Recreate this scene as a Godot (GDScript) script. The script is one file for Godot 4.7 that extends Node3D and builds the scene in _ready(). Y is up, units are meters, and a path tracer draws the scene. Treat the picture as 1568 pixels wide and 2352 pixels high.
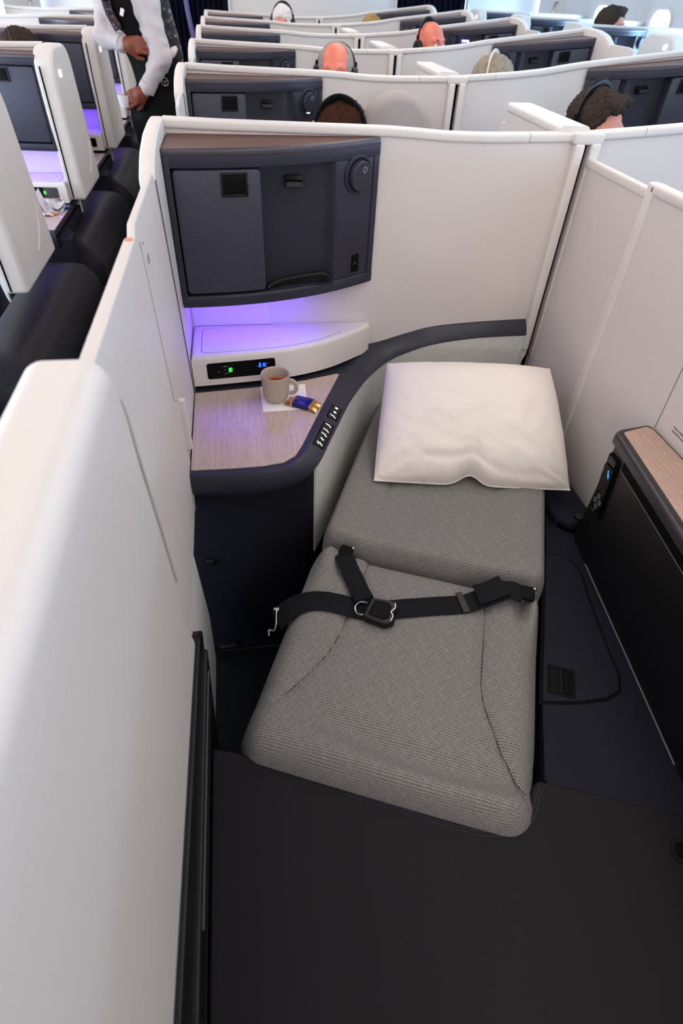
extends Node3D
# Business-class cabin: one suite made up as a bed in front of the camera, more rows behind it.
const PITCH := 1.07          # distance from row to row
const XMID := 0.85           # middle of the centre pair of suites
const XPOD := -0.454         # the window suites mirror the centre ones about the aisle
const RX := Vector3(0.987749, 0.040776, 0.150626)
const RY := Vector3(0.073131, 0.731738, -0.677651)
const RZ := Vector3(-0.137851, 0.680365, 0.719792)
const CAM := Vector3(0, 1.52, 0)

# ---------------------------------------------------------------- mesh building
var T := PackedVector3Array()          # triangles of the mesh being built, counter-clockwise seen from outside
var XF := Transform3D.IDENTITY         # applied to every corner
var FLIP := false
var NONE: Callable
var DEF: Callable                  # bends a shape before XF
var POST: Callable                 # bends a shape after XF
var flat_ends := true
var CAPS := {}                         # triangles that stay flat (the ends of swept shapes)
var rng := RandomNumberGenerator.new()
var M := {}
var cache := {}
var used := {}

func setxf(t: Transform3D) -> void:
	XF = t
	FLIP = t.basis.determinant() < 0.0

func p3(v: Vector3) -> Vector3:
	if DEF.is_valid(): v = DEF.call(v)
	v = XF * v
	if POST.is_valid(): v = POST.call(v)
	return v

func tri(a: Vector3, b: Vector3, c: Vector3) -> void:
	a = p3(a); b = p3(b); c = p3(c)
	if FLIP: T.append_array([a, c, b])
	else: T.append_array([a, b, c])

func quad(a: Vector3, b: Vector3, c: Vector3, d: Vector3) -> void:
	tri(a, b, c); tri(a, c, d)

# closes the mesh: normals are shared between faces that meet at less than the given angle
func bake(deg := 38.0) -> ArrayMesh:
	var n := T.size() / 3
	var pos := PackedVector3Array(); var nor := PackedVector3Array()
	var fn := PackedVector3Array()
	var keep := PackedInt32Array()
	for i in n:
		var c := (T[i * 3 + 1] - T[i * 3]).cross(T[i * 3 + 2] - T[i * 3])
		if c.length_squared() > 1e-20:
			keep.append(i); fn.append(c)
	var at := {}
	for j in keep.size():
		for k in 3:
			var key := Vector3i((T[keep[j] * 3 + k] * 30000.0).round())
			if at.has(key): at[key].append(j)
			else: at[key] = PackedInt32Array([j])
	var lim := cos(deg_to_rad(deg))
	for j in keep.size():
		var own := fn[j].normalized()
		var flat := CAPS.has(keep[j])
		for k in [0, 2, 1]:
			var v: Vector3 = T[keep[j] * 3 + k]
			if flat:
				pos.append(v); nor.append(own)
				continue
			var s := Vector3.ZERO
			for o in at[Vector3i((v * 30000.0).round())]:
				var f: Vector3 = fn[o]
				f = f.normalized()
				if f.dot(own) > lim: s += f * (6.0 if CAPS.has(keep[o]) else 1.0)
			pos.append(v); nor.append(s.normalized() if s.length_squared() > 0 else own)
	T = PackedVector3Array(); CAPS = {}
	var a := []
	a.resize(Mesh.ARRAY_MAX)
	a[Mesh.ARRAY_VERTEX] = pos; a[Mesh.ARRAY_NORMAL] = nor
	var m := ArrayMesh.new()
	if pos.size(): m.add_surface_from_arrays(Mesh.PRIMITIVE_TRIANGLES, a)
	return m

# rounded box, centre c, size s
func rbox(c: Vector3, s: Vector3, r := 0.004, seg := 2, b := Basis.IDENTITY) -> void:
	var h := s * 0.5
	r = minf(r, minf(h.x, minf(h.y, h.z)) * 0.999)
	var ax := []
	for k in 3:
		var l: Array[float] = []
		for i in seg + 1: l.append(-h[k] + r * float(i) / seg)
		for i in seg + 1: l.append(h[k] - r + r * float(i) / seg)
		ax.append(l)
	for k in 3:
		var u := (k + 1) % 3; var w := (k + 2) % 3
		for sg in [-1.0, 1.0]:
			var lu: Array = ax[u]; var lw: Array = ax[w]
			for i in lu.size() - 1:
				for j in lw.size() - 1:
					var q := []
					for d in [[0, 0], [1, 0], [1, 1], [0, 1]]:
						var p := Vector3.ZERO
						p[k] = sg * h[k]; p[u] = lu[i + d[0]]; p[w] = lw[j + d[1]]
						var inn := Vector3(clampf(p.x, -h.x + r, h.x - r), clampf(p.y, -h.y + r, h.y - r), clampf(p.z, -h.z + r, h.z - r))
						var dd := p - inn
						if dd.length() > 1e-9: p = inn + dd.normalized() * r
						q.append(c + b * p)
					if sg > 0: quad(q[0], q[1], q[2], q[3])
					else: quad(q[3], q[2], q[1], q[0])

func area2(p: PackedVector2Array) -> float:
	var a := 0.0
	for i in p.size(): a += p[i].cross(p[(i + 1) % p.size()])
	return a * 0.5

func inset(p: PackedVector2Array, d: float) -> PackedVector2Array:   # p counter-clockwise
	var o := PackedVector2Array()
	var n := p.size()
	for i in n:
		var a := (p[i] - p[(i + n - 1) % n]).normalized(); var b := (p[(i + 1) % n] - p[i]).normalized()
		var na := Vector2(-a.y, a.x); var nb := Vector2(-b.y, b.x)
		var m := (na + nb)
		var l := m.length()
		if l < 0.05: o.append(p[i] + na * d)
		else:
			m /= l
			o.append(p[i] + m * d / maxf(0.35, m.dot(na)))
	return o

# polygon (x, y) swept from z0 to z1 with rounded edges at either end
func prism(poly: PackedVector2Array, z0: float, z1: float, b1 := 0.0, b0 := 0.0, seg := 3) -> void:
	if area2(poly) < 0: poly.reverse()
	var rings := []   # [poly, z]
	if b0 > 0:
		for i in seg + 1:
			var t := PI * 0.5 * i / seg
			rings.append([inset(poly, b0 * (1.0 - sin(t))), z0 + b0 * (1.0 - cos(t))])
	else: rings.append([poly, z0])
	if b1 > 0:
		for i in seg + 1:
			var t := PI * 0.5 * i / seg
			rings.append([inset(poly, b1 * (1.0 - cos(t))), z1 - b1 * (1.0 - sin(t))])
	else: rings.append([poly, z1])
	var n := poly.size()
	for k in rings.size() - 1:
		var A: PackedVector2Array = rings[k][0]; var B: PackedVector2Array = rings[k + 1][0]
		var za: float = rings[k][1]; var zb: float = rings[k + 1][1]
		for i in n:
			var j := (i + 1) % n
			quad(Vector3(A[i].x, A[i].y, za), Vector3(A[j].x, A[j].y, za), Vector3(B[j].x, B[j].y, zb), Vector3(B[i].x, B[i].y, zb))
	for e in 2:
		var P: PackedVector2Array = rings[0 if e == 0 else -1][0]
		var z: float = rings[0 if e == 0 else -1][1]
		var ix := Geometry2D.triangulate_polygon(P)
		if ix.is_empty(): ix = Geometry2D.triangulate_polygon(poly)
		for i in range(0, ix.size(), 3):
			var a := Vector3(P[ix[i]].x, P[ix[i]].y, z); var b := Vector3(P[ix[i + 1]].x, P[ix[i + 1]].y, z); var c := Vector3(P[ix[i + 2]].x, P[ix[i + 2]].y, z)
			var up := (b - a).cross(c - a).z > 0
			if flat_ends: CAPS[T.size() / 3] = true
			if up == (e == 1): tri(a, b, c)
			else: tri(a, c, b)

# the same, with the polygon in plan (x, z) and swept upwards
func slab(poly: PackedVector2Array, y0: float, y1: float, b1 := 0.0, b0 := 0.0, seg := 3) -> void:
	var keep := XF; var kf := FLIP
	var q := PackedVector2Array()
	for p in poly: q.append(Vector2(p.x, -p.y))
	var old := DEF
	var turn := Transform3D(Basis(Vector3(1, 0, 0), Vector3(0, 0, -1), Vector3(0, 1, 0)), Vector3.ZERO)
	if old.is_valid(): DEF = func(v): return old.call(turn * v)
	else: DEF = func(v): return turn * v
	prism(q, y0, y1, b1, b0, seg)
	DEF = old; XF = keep; FLIP = kf

# polygon (z, y) swept along x
func side(poly: PackedVector2Array, x0: float, x1: float, b1 := 0.0, b0 := 0.0, seg := 3) -> void:
	var old := DEF
	var turn := Transform3D(Basis(Vector3(0, 0, -1), Vector3(0, 1, 0), Vector3(1, 0, 0)), Vector3.ZERO)
	var q := PackedVector2Array()
	for p in poly: q.append(Vector2(-p.x, p.y))
	if old.is_valid(): DEF = func(v): return old.call(turn * v)
	else: DEF = func(v): return turn * v
	prism(q, x0, x1, b1, b0, seg)
	DEF = old

func rrect(x0: float, y0: float, x1: float, y1: float, r: float, n := 5, sub := 0) -> PackedVector2Array:
	var p := PackedVector2Array()
	var cs := [Vector2(x1 - r, y0 + r), Vector2(x1 - r, y1 - r), Vector2(x0 + r, y1 - r), Vector2(x0 + r, y0 + r)]
	for k in 4:
		for i in n + 1:
			var a := -PI / 2 + PI / 2 * (k + float(i) / n)
			p.append(cs[k] + Vector2(cos(a), sin(a)) * r)
		if sub > 0:
			var e: Vector2 = p[-1]
			var a2 := -PI / 2 + PI / 2 * (k + 1)
			var s: Vector2 = cs[(k + 1) % 4] + Vector2(cos(a2), sin(a2)) * r
			for i in range(1, sub): p.append(e.lerp(s, float(i) / sub))
	return p

func circle(c: Vector2, r: float, n := 24, ry := -1.0) -> PackedVector2Array:
	var p := PackedVector2Array()
	for i in n: p.append(c + Vector2(cos(TAU * i / n) * r, sin(TAU * i / n) * (r if ry < 0 else ry)))
	return p

func smooth2(p: PackedVector2Array, n := 4, closed := true) -> PackedVector2Array:   # Catmull-Rom through the points
	var o := PackedVector2Array()
	var c := p.size()
	for i in (c if closed else c - 1):
		var a := p[(i + c - 1) % c] if closed or i > 0 else p[i]
		var d := p[(i + 2) % c] if closed or i + 2 < c else p[i + 1]
		for k in n: o.append(p[i].cubic_interpolate(p[(i + 1) % c], a, d, float(k) / n))
	if not closed: o.append(p[-1])
	return o

func smooth3(p: PackedVector3Array, n := 4) -> PackedVector3Array:
	var o := PackedVector3Array()
	for i in p.size() - 1:
		var a := p[maxi(i - 1, 0)]; var d := p[mini(i + 2, p.size() - 1)]
		for k in n: o.append(p[i].cubic_interpolate(p[i + 1], a, d, float(k) / n))
	o.append(p[-1])
	return o

func round_corners(p: PackedVector2Array, r: float, n := 4) -> PackedVector2Array:
	var o := PackedVector2Array()
	var c := p.size()
	for i in c:
		var a := p[(i + c - 1) % c] - p[i]; var b := p[(i + 1) % c] - p[i]
		var d := minf(r, minf(a.length(), b.length()) * 0.45)
		var s := p[i] + a.normalized() * d; var e := p[i] + b.normalized() * d
		for k in n + 1:
			var t := float(k) / n
			o.append(s.lerp(p[i], t).lerp(p[i].lerp(e, t), t))
	return o

# profile (side, up) carried along a path
func sweep(path: PackedVector3Array, prof: PackedVector2Array, up := Vector3.UP, caps := true, scale := PackedFloat32Array()) -> void:
	if area2(prof) > 0: prof.reverse()
	var n := prof.size()
	var last := PackedVector3Array()
	for i in path.size():
		var t := (path[mini(i + 1, path.size() - 1)] - path[maxi(i - 1, 0)]).normalized()
		var s := t.cross(up).normalized()
		var u := s.cross(t)
		var k := scale[i] if scale.size() else 1.0
		var ring := PackedVector3Array()
		for q in prof: ring.append(path[i] + (s * q.x + u * q.y) * k)
		if i > 0:
			for j in n: quad(last[j], last[(j + 1) % n], ring[(j + 1) % n], ring[j])
		if caps and (i == 0 or i == path.size() - 1):
			var ix := Geometry2D.triangulate_polygon(prof)
			for j in range(0, ix.size(), 3):
				var a := ring[ix[j]]; var b := ring[ix[j + 1]]; var c := ring[ix[j + 2]]
				if ((b - a).cross(c - a).dot(t) > 0) == (i > 0): tri(a, b, c)
				else: tri(a, c, b)
		last = ring

func tube(path: PackedVector3Array, r: float, n := 8, up := Vector3.UP) -> void:
	sweep(path, circle(Vector2.ZERO, r, n), up)

func lathe(prof: PackedVector2Array, c := Vector3.ZERO, n := 32) -> void:   # (radius, y), from bottom to top on the outside
	for i in prof.size() - 1:
		for k in n:
			var a := TAU * k / n; var b := TAU * (k + 1) / n
			var q := []
			for e in [[i, a], [i + 1, a], [i + 1, b], [i, b]]:
				var p: Vector2 = prof[e[0]]
				q.append(c + Vector3(cos(e[1]) * p.x, p.y, sin(e[1]) * p.x))
			quad(q[0], q[1], q[2], q[3])

# surface over a grid of (0..1, 0..1)
func surf(nu: int, nv: int, f: Callable) -> void:
	var g := []
	for i in nu + 1:
		var row := PackedVector3Array()
		for j in nv + 1: row.append(f.call(float(i) / nu, float(j) / nv))
		g.append(row)
	for i in nu:
		for j in nv: quad(g[i][j], g[i + 1][j], g[i + 1][j + 1], g[i][j + 1])

func ball(c: Vector3, r: Vector3, n := 12) -> void:
	surf(n * 2, n, func(u, v): return c + Vector3(cos(-TAU * u) * sin(PI * v) * r.x, -cos(PI * v) * r.y, sin(-TAU * u) * sin(PI * v) * r.z))

# upholstered block: rounded rectangle in plan with a crowned top of height h(x, z)
func cushion(x0: float, x1: float, z0: float, z1: float, rc: float, re: float, hf: Callable, y0: float, nx := 60, nz := 60) -> void:
	var ring := func(t: float) -> float: return 0.5 - 0.5 * cos(PI * t)
	var g := []
	for i in nx + 1:
		var row := PackedVector3Array()
		for j in nz + 1:
			var x: float = lerpf(x0, x1, lerpf(float(i) / nx, ring.call(float(i) / nx), 0.8))
			var z: float = lerpf(z0, z1, lerpf(float(j) / nz, ring.call(float(j) / nz), 0.8))
			var cx := clampf(x, x0 + rc, x1 - rc); var cz := clampf(z, z0 + rc, z1 - rc)
			var d := Vector2(x - cx, z - cz)
			var edge := minf(minf(x - x0, x1 - x), minf(z - z0, z1 - z))
			if d.x != 0 and d.y != 0:
				var m := maxf(absf(d.x), absf(d.y))
				d = d.normalized() * m
				x = cx + d.x; z = cz + d.y
				edge = rc - m
			var s := clampf(edge / re, 0.0, 1.0)
			var k := sqrt(1.0 - (1.0 - s) * (1.0 - s))
			row.append(Vector3(x, y0 + (hf.call(x, z) - y0) * 0.25 + (hf.call(x, z) - y0) * 0.75 * k, z))
		g.append(row)
	for i in nx:
		for j in nz: quad(g[i][j], g[i][j + 1], g[i + 1][j + 1], g[i + 1][j])
	for i in nx:
		for e in [0, nz]:
			var a: Vector3 = g[i][e]; var b: Vector3 = g[i + 1][e]
			var a0 := Vector3(a.x, y0, a.z); var b0 := Vector3(b.x, y0, b.z)
			if e == 0: quad(b0, a0, a, b)
			else: quad(a0, b0, b, a)
	for j in nz:
		for e in [0, nx]:
			var a: Vector3 = g[e][j]; var b: Vector3 = g[e][j + 1]
			var a0 := Vector3(a.x, y0, a.z); var b0 := Vector3(b.x, y0, b.z)
			if e == 0: quad(a0, b0, b, a)
			else: quad(b0, a0, a, b)
	quad(Vector3(x0 + rc, y0, z0 + rc), Vector3(x1 - rc, y0, z0 + rc), Vector3(x1 - rc, y0, z1 - rc), Vector3(x0 + rc, y0, z1 - rc))

# ---------------------------------------------------------------- bodies: a smooth union of tapered capsules, meshed as surface nets
func cap_dist(p: Vector3, a: Vector3, b: Vector3, ra: float, rb: float) -> float:
	var ab := b - a
	var t := clampf((p - a).dot(ab) / maxf(ab.length_squared(), 1e-9), 0.0, 1.0)
	return (p - a - ab * t).length() - lerpf(ra, rb, t)

# bones: [a, b, ra, rb, k, squash of z (1 = round)]; a negative k carves
func field(p: Vector3, bones: Array) -> float:
	var d := 10.0
	for o in bones:
		var q := p; var a: Vector3 = o[0]; var b: Vector3 = o[1]
		var e := 1.0
		if o.size() > 5:
			var s: Vector3 = o[5]
			q = q / s; a = a / s; b = b / s
			e = minf(s.x, minf(s.y, s.z))
		var c := cap_dist(q, a, b, o[2], o[3]) * e
		var k: float = o[4]
		if k < 0:
			k = -k
			var h := clampf(0.5 - 0.5 * (d + c) / k, 0.0, 1.0)
			d = lerpf(d, -c, h) + k * h * (1.0 - h)
		else:
			var h := clampf(0.5 + 0.5 * (d - c) / k, 0.0, 1.0)
			d = lerpf(d, c, h) - k * h * (1.0 - h)
	return d

func nets(f: Callable, lo: Vector3, hi: Vector3, cell: float) -> void:
	var B := 4
	var nb := Vector3i(((hi - lo) / (cell * B)).ceil())
	var n := nb * B + Vector3i.ONE
	var val := PackedFloat32Array(); val.resize(n.x * n.y * n.z); val.fill(9.0)
	var blocks: Array[Vector3i] = []
	var reach := cell * B * 0.95
	for bx in nb.x:
		for by in nb.y:
			for bz in nb.z:
				var c := lo + (Vector3(bx, by, bz) + Vector3.ONE * 0.5) * cell * B
				var dc: float = f.call(c)
				if absf(dc) < reach * 1.25:
					blocks.append(Vector3i(bx, by, bz))
					for x in range(bx * B, bx * B + B + 1):
						for y in range(by * B, by * B + B + 1):
							for z in range(bz * B, bz * B + B + 1):
								var i := (x * n.y + y) * n.z + z
								if val[i] == 9.0: val[i] = f.call(lo + Vector3(x, y, z) * cell)
				elif dc < 0:
					for x in range(bx * B, bx * B + B + 1):
						for y in range(by * B, by * B + B + 1):
							for z in range(bz * B, bz * B + B + 1):
								var i := (x * n.y + y) * n.z + z
								if val[i] == 9.0: val[i] = -8.0
	var vert := {}
	for b in blocks:
		for x in range(b.x * B, b.x * B + B):
			for y in range(b.y * B, b.y * B + B):
				for z in range(b.z * B, b.z * B + B):
					var s := Vector3.ZERO; var c := 0; var neg := 0
					var cv := []
					for k in 8:
						var o := Vector3i(k & 1, (k >> 1) & 1, k >> 2)
						var w := val[((x + o.x) * n.y + y + o.y) * n.z + z + o.z]
						cv.append(w)
						if w < 0: neg += 1
					if neg == 0 or neg == 8: continue
					for e in [[0, 1], [2, 3], [4, 5], [6, 7], [0, 2], [1, 3], [4, 6], [5, 7], [0, 4], [1, 5], [2, 6], [3, 7]]:
						var a: float = cv[e[0]]; var d: float = cv[e[1]]
						if (a < 0) != (d < 0):
							var t := clampf(a / (a - d), 0.02, 0.98)
							var pa := Vector3(e[0] & 1, (e[0] >> 1) & 1, e[0] >> 2); var pb := Vector3(e[1] & 1, (e[1] >> 1) & 1, e[1] >> 2)
							s += pa.lerp(pb, t); c += 1
					vert[Vector3i(x, y, z)] = lo + (Vector3(x, y, z) + s / c) * cell
	for v: Vector3i in vert:
		for ax in 3:
			var u := Vector3i.ZERO; var w := Vector3i.ZERO; var e := Vector3i.ZERO
			e[ax] = 1; u[(ax + 1) % 3] = 1; w[(ax + 2) % 3] = 1
			var q := v + e
			var a := val[(v.x * n.y + v.y) * n.z + v.z]
			var b := val[(q.x * n.y + q.y) * n.z + q.z]
			if (a < 0) == (b < 0): continue
			if not (vert.has(v - u) and vert.has(v - w) and vert.has(v - u - w)): continue
			if a < 0: quad(vert[v - u - w], vert[v - w], vert[v], vert[v - u])
			else: quad(vert[v - u - w], vert[v - u], vert[v], vert[v - w])

# ---------------------------------------------------------------- scene objects
func numbered(called: String) -> String:
	var k: int = used.get(called, 0)
	used[called] = k + 1
	return called if k == 0 else "%s_%03d" % [called, k]

# a Node3D at the thing's base; its parts are given in the coordinates of the scene
func thing(called: String, label: String, category: String, base: Vector3, group := "", yaw := 0.0) -> Node3D:
	var o := Node3D.new()
	o.name = numbered(called)
	o.position = base
	o.rotation.y = yaw
	add_child(o)
	tag(o, label, category, group)
	return o

func tag(o: Node3D, label: String, category: String, group := "") -> void:
	o.set_meta("label", label); o.set_meta("category", category)
	if group: o.set_meta("group", group)

func part(called: String, parent: Node3D, m: ArrayMesh, mat: Material, at := Vector3.ZERO) -> MeshInstance3D:
	var o := MeshInstance3D.new()
	o.name = called
	o.mesh = m
	o.material_override = mat
	o.position = at
	o.cast_shadow = GeometryInstance3D.SHADOW_CASTING_SETTING_ON
	parent.add_child(o, true)
	return o

func solo(called: String, label: String, category: String, m: ArrayMesh, mat: Material, base: Vector3, group := "") -> MeshInstance3D:
	var o := part(numbered(called), self, m, mat, base)
	tag(o, label, category, group)
	return o

func struct(called: String, m: ArrayMesh, mat: Material, parent: Node3D = self) -> MeshInstance3D:
	var o := part(called, parent, m, mat)
	if parent == self: o.set_meta("kind", "structure")
	return o

func made(key: String, f: Callable) -> ArrayMesh:   # shapes that repeat are built once
	if not cache.has(key):
		f.call()
		cache[key] = bake()
	return cache[key]

func std(color: Color, rough: float, metal := 0.0, spec := 0.5) -> StandardMaterial3D:
	var m := StandardMaterial3D.new()
	m.albedo_color = color; m.roughness = rough; m.metallic = metal; m.metallic_specular = spec
	return m

func glow(color: Color, e: float) -> StandardMaterial3D:
	var m := std(color, 0.4)
	m.emission_enabled = true; m.emission = color; m.emission_energy_multiplier = e
	return m

func tri_tex(m: StandardMaterial3D, im: Image, scale: Vector3, bump := 0.0, world := false) -> StandardMaterial3D:
	var t := ImageTexture.create_from_image(im)
	m.albedo_texture = t
	m.uv1_triplanar = true; m.uv1_world_triplanar = world; m.uv1_scale = scale; m.uv1_triplanar_sharpness = 4.0
	if bump > 0: m.heightmap_enabled = true; m.heightmap_texture = t; m.heightmap_scale = bump
	return m

func weave() -> Image:   # pale zigzag yarn with dark gaps, in staggered rows
	var n := 240
	var im := Image.create(n, n, false, Image.FORMAT_RGB8)
	rng.seed = 5
	var jit := []
	for i in 64: jit.append(rng.randf_range(-0.035, 0.035))
	for y in n:
		for x in n:
			var u := x / 24.0; var v := y / 24.0
			var row := floori(v * 1.0)
			var uu := fposmod(u + 0.5 * (row % 2), 1.0); var vv := fposmod(v, 1.0)
			var d := Vector2((uu - 0.5) * 1.35, (vv - 0.5) * 1.25 + (uu - 0.5) * 0.35).length()
			var k := smoothstep(0.2, 0.42, d)
			var zig := 0.5 + 0.5 * sin(TAU * (u * 2.0 + v))
			var id := (floori(u + 0.5 * (row % 2)) % 10) * 7 + row * 13
			var c := lerpf(0.10, 0.68 - 0.15 * zig + jit[id % 64], k)
			im.set_pixel(x, y, Color(c * 1.02, c * 0.985, c * 0.95))
	return im

func wood() -> Image:   # fine straight grain along y
	var w := 512; var h := 256
	var im := Image.create(w, h, false, Image.FORMAT_RGB8)
	var a := FastNoiseLite.new(); a.seed = 3; a.frequency = 0.02
	var b := FastNoiseLite.new(); b.seed = 9; b.frequency = 0.1
	for y in h:
		for x in w:
			# the pattern closes on itself both ways
			var ty := absf(fposmod(y / float(h) * 2.0, 2.0) - 1.0); var tx := absf(fposmod(x / float(w) * 2.0, 2.0) - 1.0)
			var g := a.get_noise_2d(tx * 900.0, ty * 40.0); var f := b.get_noise_2d(tx * 1300.0, ty * 22.0)
			var line := smoothstep(0.16, 0.42, f) * 0.16
			var v := 0.76 + 0.06 * g + 0.05 * f - line
			im.set_pixel(x, y, Color(v * 1.0, v * 0.885, v * 0.83))
	return im

func streaks() -> Image:   # brushed: fine streaks along x
	var w := 128; var h := 256
	var im := Image.create(w, h, false, Image.FORMAT_RGB8)
	var a := FastNoiseLite.new(); a.seed = 21; a.frequency = 0.12
	for y in h:
		for x in w:
			var tx := absf(x / float(w) * 2.0 - 1.0); var ty := absf(y / float(h) * 2.0 - 1.0)
			var v := 0.9 + 0.16 * a.get_noise_2d(tx * 18.0, ty * 420.0)
			im.set_pixel(x, y, Color(v, v, v))
	return im

func mottle(lo: float, hi: float, f: float, sd: int, n := 128) -> Image:
	var im := Image.create(n, n, false, Image.FORMAT_RGB8)
	var a := FastNoiseLite.new(); a.seed = sd; a.frequency = f
	for y in n:
		for x in n:
			var tx := absf(x / float(n) * 2.0 - 1.0) * n; var ty := absf(y / float(n) * 2.0 - 1.0) * n
			var v := lerpf(lo, hi, 0.5 + 0.5 * a.get_noise_2d(tx, ty))
			im.set_pixel(x, y, Color(v, v, v))
	return im

func floral() -> Image:
	var n := 128
	var im := Image.create(n, n, false, Image.FORMAT_RGB8)
	im.fill(Color(0.07, 0.06, 0.07))
	rng.seed = 12
	var tone := [Color(0.5, 0.42, 0.36), Color(0.34, 0.3, 0.32), Color(0.2, 0.2, 0.24), Color(0.62, 0.55, 0.5)]
	for i in 60:
		var c := Vector2(rng.randf() * n, rng.randf() * n); var r := rng.randf_range(3, 10); var k: Color = tone[i % 4]
		for y in range(-10, 11):
			for x in range(-10, 11):
				var a := atan2(y, x)
				if Vector2(x, y).length() < r * (0.65 + 0.35 * cos(a * 5.0)): im.set_pixel(posmod(int(c.x) + x, n), posmod(int(c.y) + y, n), k)
	return im

func materials() -> void:
	rng.seed = 1
	M.white = std(Color(0.845, 0.82, 0.80), 0.42)
	M.panel = tri_tex(std(Color(0.86, 0.83, 0.81), 0.55), mottle(0.94, 1.0, 0.3, 4), Vector3(9, 9, 9))
	M.gap = std(Color(0.03, 0.03, 0.035), 0.7)
	M.navy = std(Color(0.19, 0.192, 0.238), 0.36)
	M.rimdark = std(Color(0.15, 0.14, 0.155), 0.33)
	M.rimmetal = std(Color(0.31, 0.29, 0.315), 0.36, 0.5)
	M.door = tri_tex(std(Color(0.29, 0.295, 0.35), 0.4, 0.2), streaks(), Vector3(6, 6, 6))
	M.taupe = std(Color(0.37, 0.25, 0.215), 0.5, 0.1, 0.3)
	M.black = std(Color(0.075, 0.075, 0.08), 0.36)
	M.matt = std(Color(0.05, 0.05, 0.055), 0.6)
	M.gloss = std(Color(0.012, 0.014, 0.014), 0.4, 0.0, 0.25)
	M.wood = tri_tex(std(Color(1, 1, 1), 0.3), wood(), Vector3(4.2, 3.2, 3.2))
	M.woodlong = tri_tex(std(Color(0.94, 0.90, 0.86), 0.42), wood(), Vector3(4.2, 3.2, 3.2))
	M.suede = tri_tex(std(Color(0.86, 0.865, 0.84), 0.95), mottle(0.92, 1.0, 0.05, 8), Vector3(3, 3, 3))
	M.fabric = tri_tex(std(Color(0.875, 0.89, 0.90), 0.95), weave(), Vector3(23.2, 23.2, 23.2), 0.03)
	M.seam = std(Color(0.27, 0.26, 0.25), 0.95)
	M.pillow = tri_tex(std(Color(0.93, 0.90, 0.87), 0.9), mottle(0.95, 1.0, 0.2, 6), Vector3(12, 12, 12))
	M.leather = tri_tex(std(Color(0.135, 0.132, 0.142), 0.55), mottle(0.8, 1.0, 0.35, 14), Vector3(18, 18, 18), 0.01)
	M.deck = tri_tex(std(Color(0.125, 0.13, 0.175), 0.6), mottle(0.85, 1.0, 0.4, 15), Vector3(20, 20, 20))
	M.carpet = tri_tex(std(Color(0.08, 0.08, 0.08), 1.0), mottle(0.3, 1.0, 0.45, 16), Vector3(14, 14, 14))
	M.kick = tri_tex(std(Color(0.12, 0.125, 0.16), 0.7), mottle(0.85, 1.0, 0.4, 17), Vector3(20, 20, 20))
	M.greyp = std(Color(0.5, 0.51, 0.5), 0.5)
	M.lowgrey = std(Color(0.9, 0.9, 0.89), 0.6)
	M.webbing = tri_tex(std(Color(0.10, 0.105, 0.12), 0.7), mottle(0.75, 1.0, 0.4, 18), Vector3(40, 40, 40))
	M.brown = std(Color(0.2, 0.16, 0.15), 0.7)
	M.chrome = std(Color(0.8, 0.78, 0.75), 0.2, 1.0)
	M.mug = std(Color(0.70, 0.645, 0.585), 0.5)
	M.coffee = std(Color(0.50, 0.22, 0.09), 0.08)
	M.crema = std(Color(0.75, 0.42, 0.18), 0.4)
	M.paper = std(Color(0.93, 0.91, 0.91), 0.9)
	M.foil = std(Color(0.86, 0.66, 0.40), 0.25, 0.9)
	M.wrap = std(Color(0.05, 0.045, 0.42), 0.22)
	M.wrapline = std(Color(0.03, 0.025, 0.3), 0.4)
	M.greenled = glow(Color(0.1, 1.0, 0.2), 2.5)
	M.blueled = glow(Color(0.15, 0.35, 1.0), 2.5)
	M.whiteled = glow(Color(1.0, 0.98, 0.92), 0.95)
	M.mark = std(Color(0.62, 0.62, 0.62), 0.6)
	M.purple = glow(Color(0.42, 0.27, 1.0), 3.0)
	M.skin = std(Color(0.80, 0.52, 0.43), 0.5)
	M.skinred = std(Color(0.86, 0.47, 0.38), 0.42)
	M.skindark = std(Color(0.50, 0.25, 0.16), 0.5)
	M.eye = std(Color(0.85, 0.84, 0.82), 0.2)
	M.iris = std(Color(0.12, 0.08, 0.06), 0.2)
	M.lip = std(Color(0.62, 0.32, 0.29), 0.5)
	M.headrest = std(Color(0.66, 0.62, 0.60), 0.9)
	M.glass = std(Color(1, 1, 1, 0.02), 0.02, 0.0, 0.12); M.glass.transparency = BaseMaterial3D.TRANSPARENCY_ALPHA
	M.bag = std(Color(0.9, 0.9, 0.92, 0.28), 0.12); M.bag.transparency = BaseMaterial3D.TRANSPARENCY_ALPHA
	M.screenblue = glow(Color(0.35, 0.65, 1.0), 0.9)
	M.curtain = std(Color(0.045, 0.05, 0.12), 0.8)
	M.groove = std(Color(0.66, 0.65, 0.63), 0.6)
	M.pad = std(Color(0.11, 0.105, 0.125), 0.42)
	for k in [M.leather, M.deck, M.kick, M.pad, M.matt, M.webbing, M.carpet, M.fabric, M.curtain, M.gap]: k.metallic_specular = 0.22
	for k in [M.black, M.navy, M.door]: k.metallic_specular = 0.38
	M.cream = std(Color(0.90, 0.84, 0.78), 0.5)

# ---------------------------------------------------------------- light and setting
func area(at: Vector3, look: Vector3, size: Vector2, color: Color, e: float, called := "area_light") -> void:
	var l := AreaLight3D.new()
	l.name = called
	l.area_size = size; l.light_color = color; l.light_energy = e
	l.area_range = 30.0; l.area_attenuation = 2.0
	l.shadow_enabled = true
	var up := Vector3.UP if absf(look.normalized().y) < 0.9 else Vector3(0, 0, -1)
	l.transform = Transform3D(Basis.looking_at(look, up), at)
	add_child(l, true)

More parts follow.
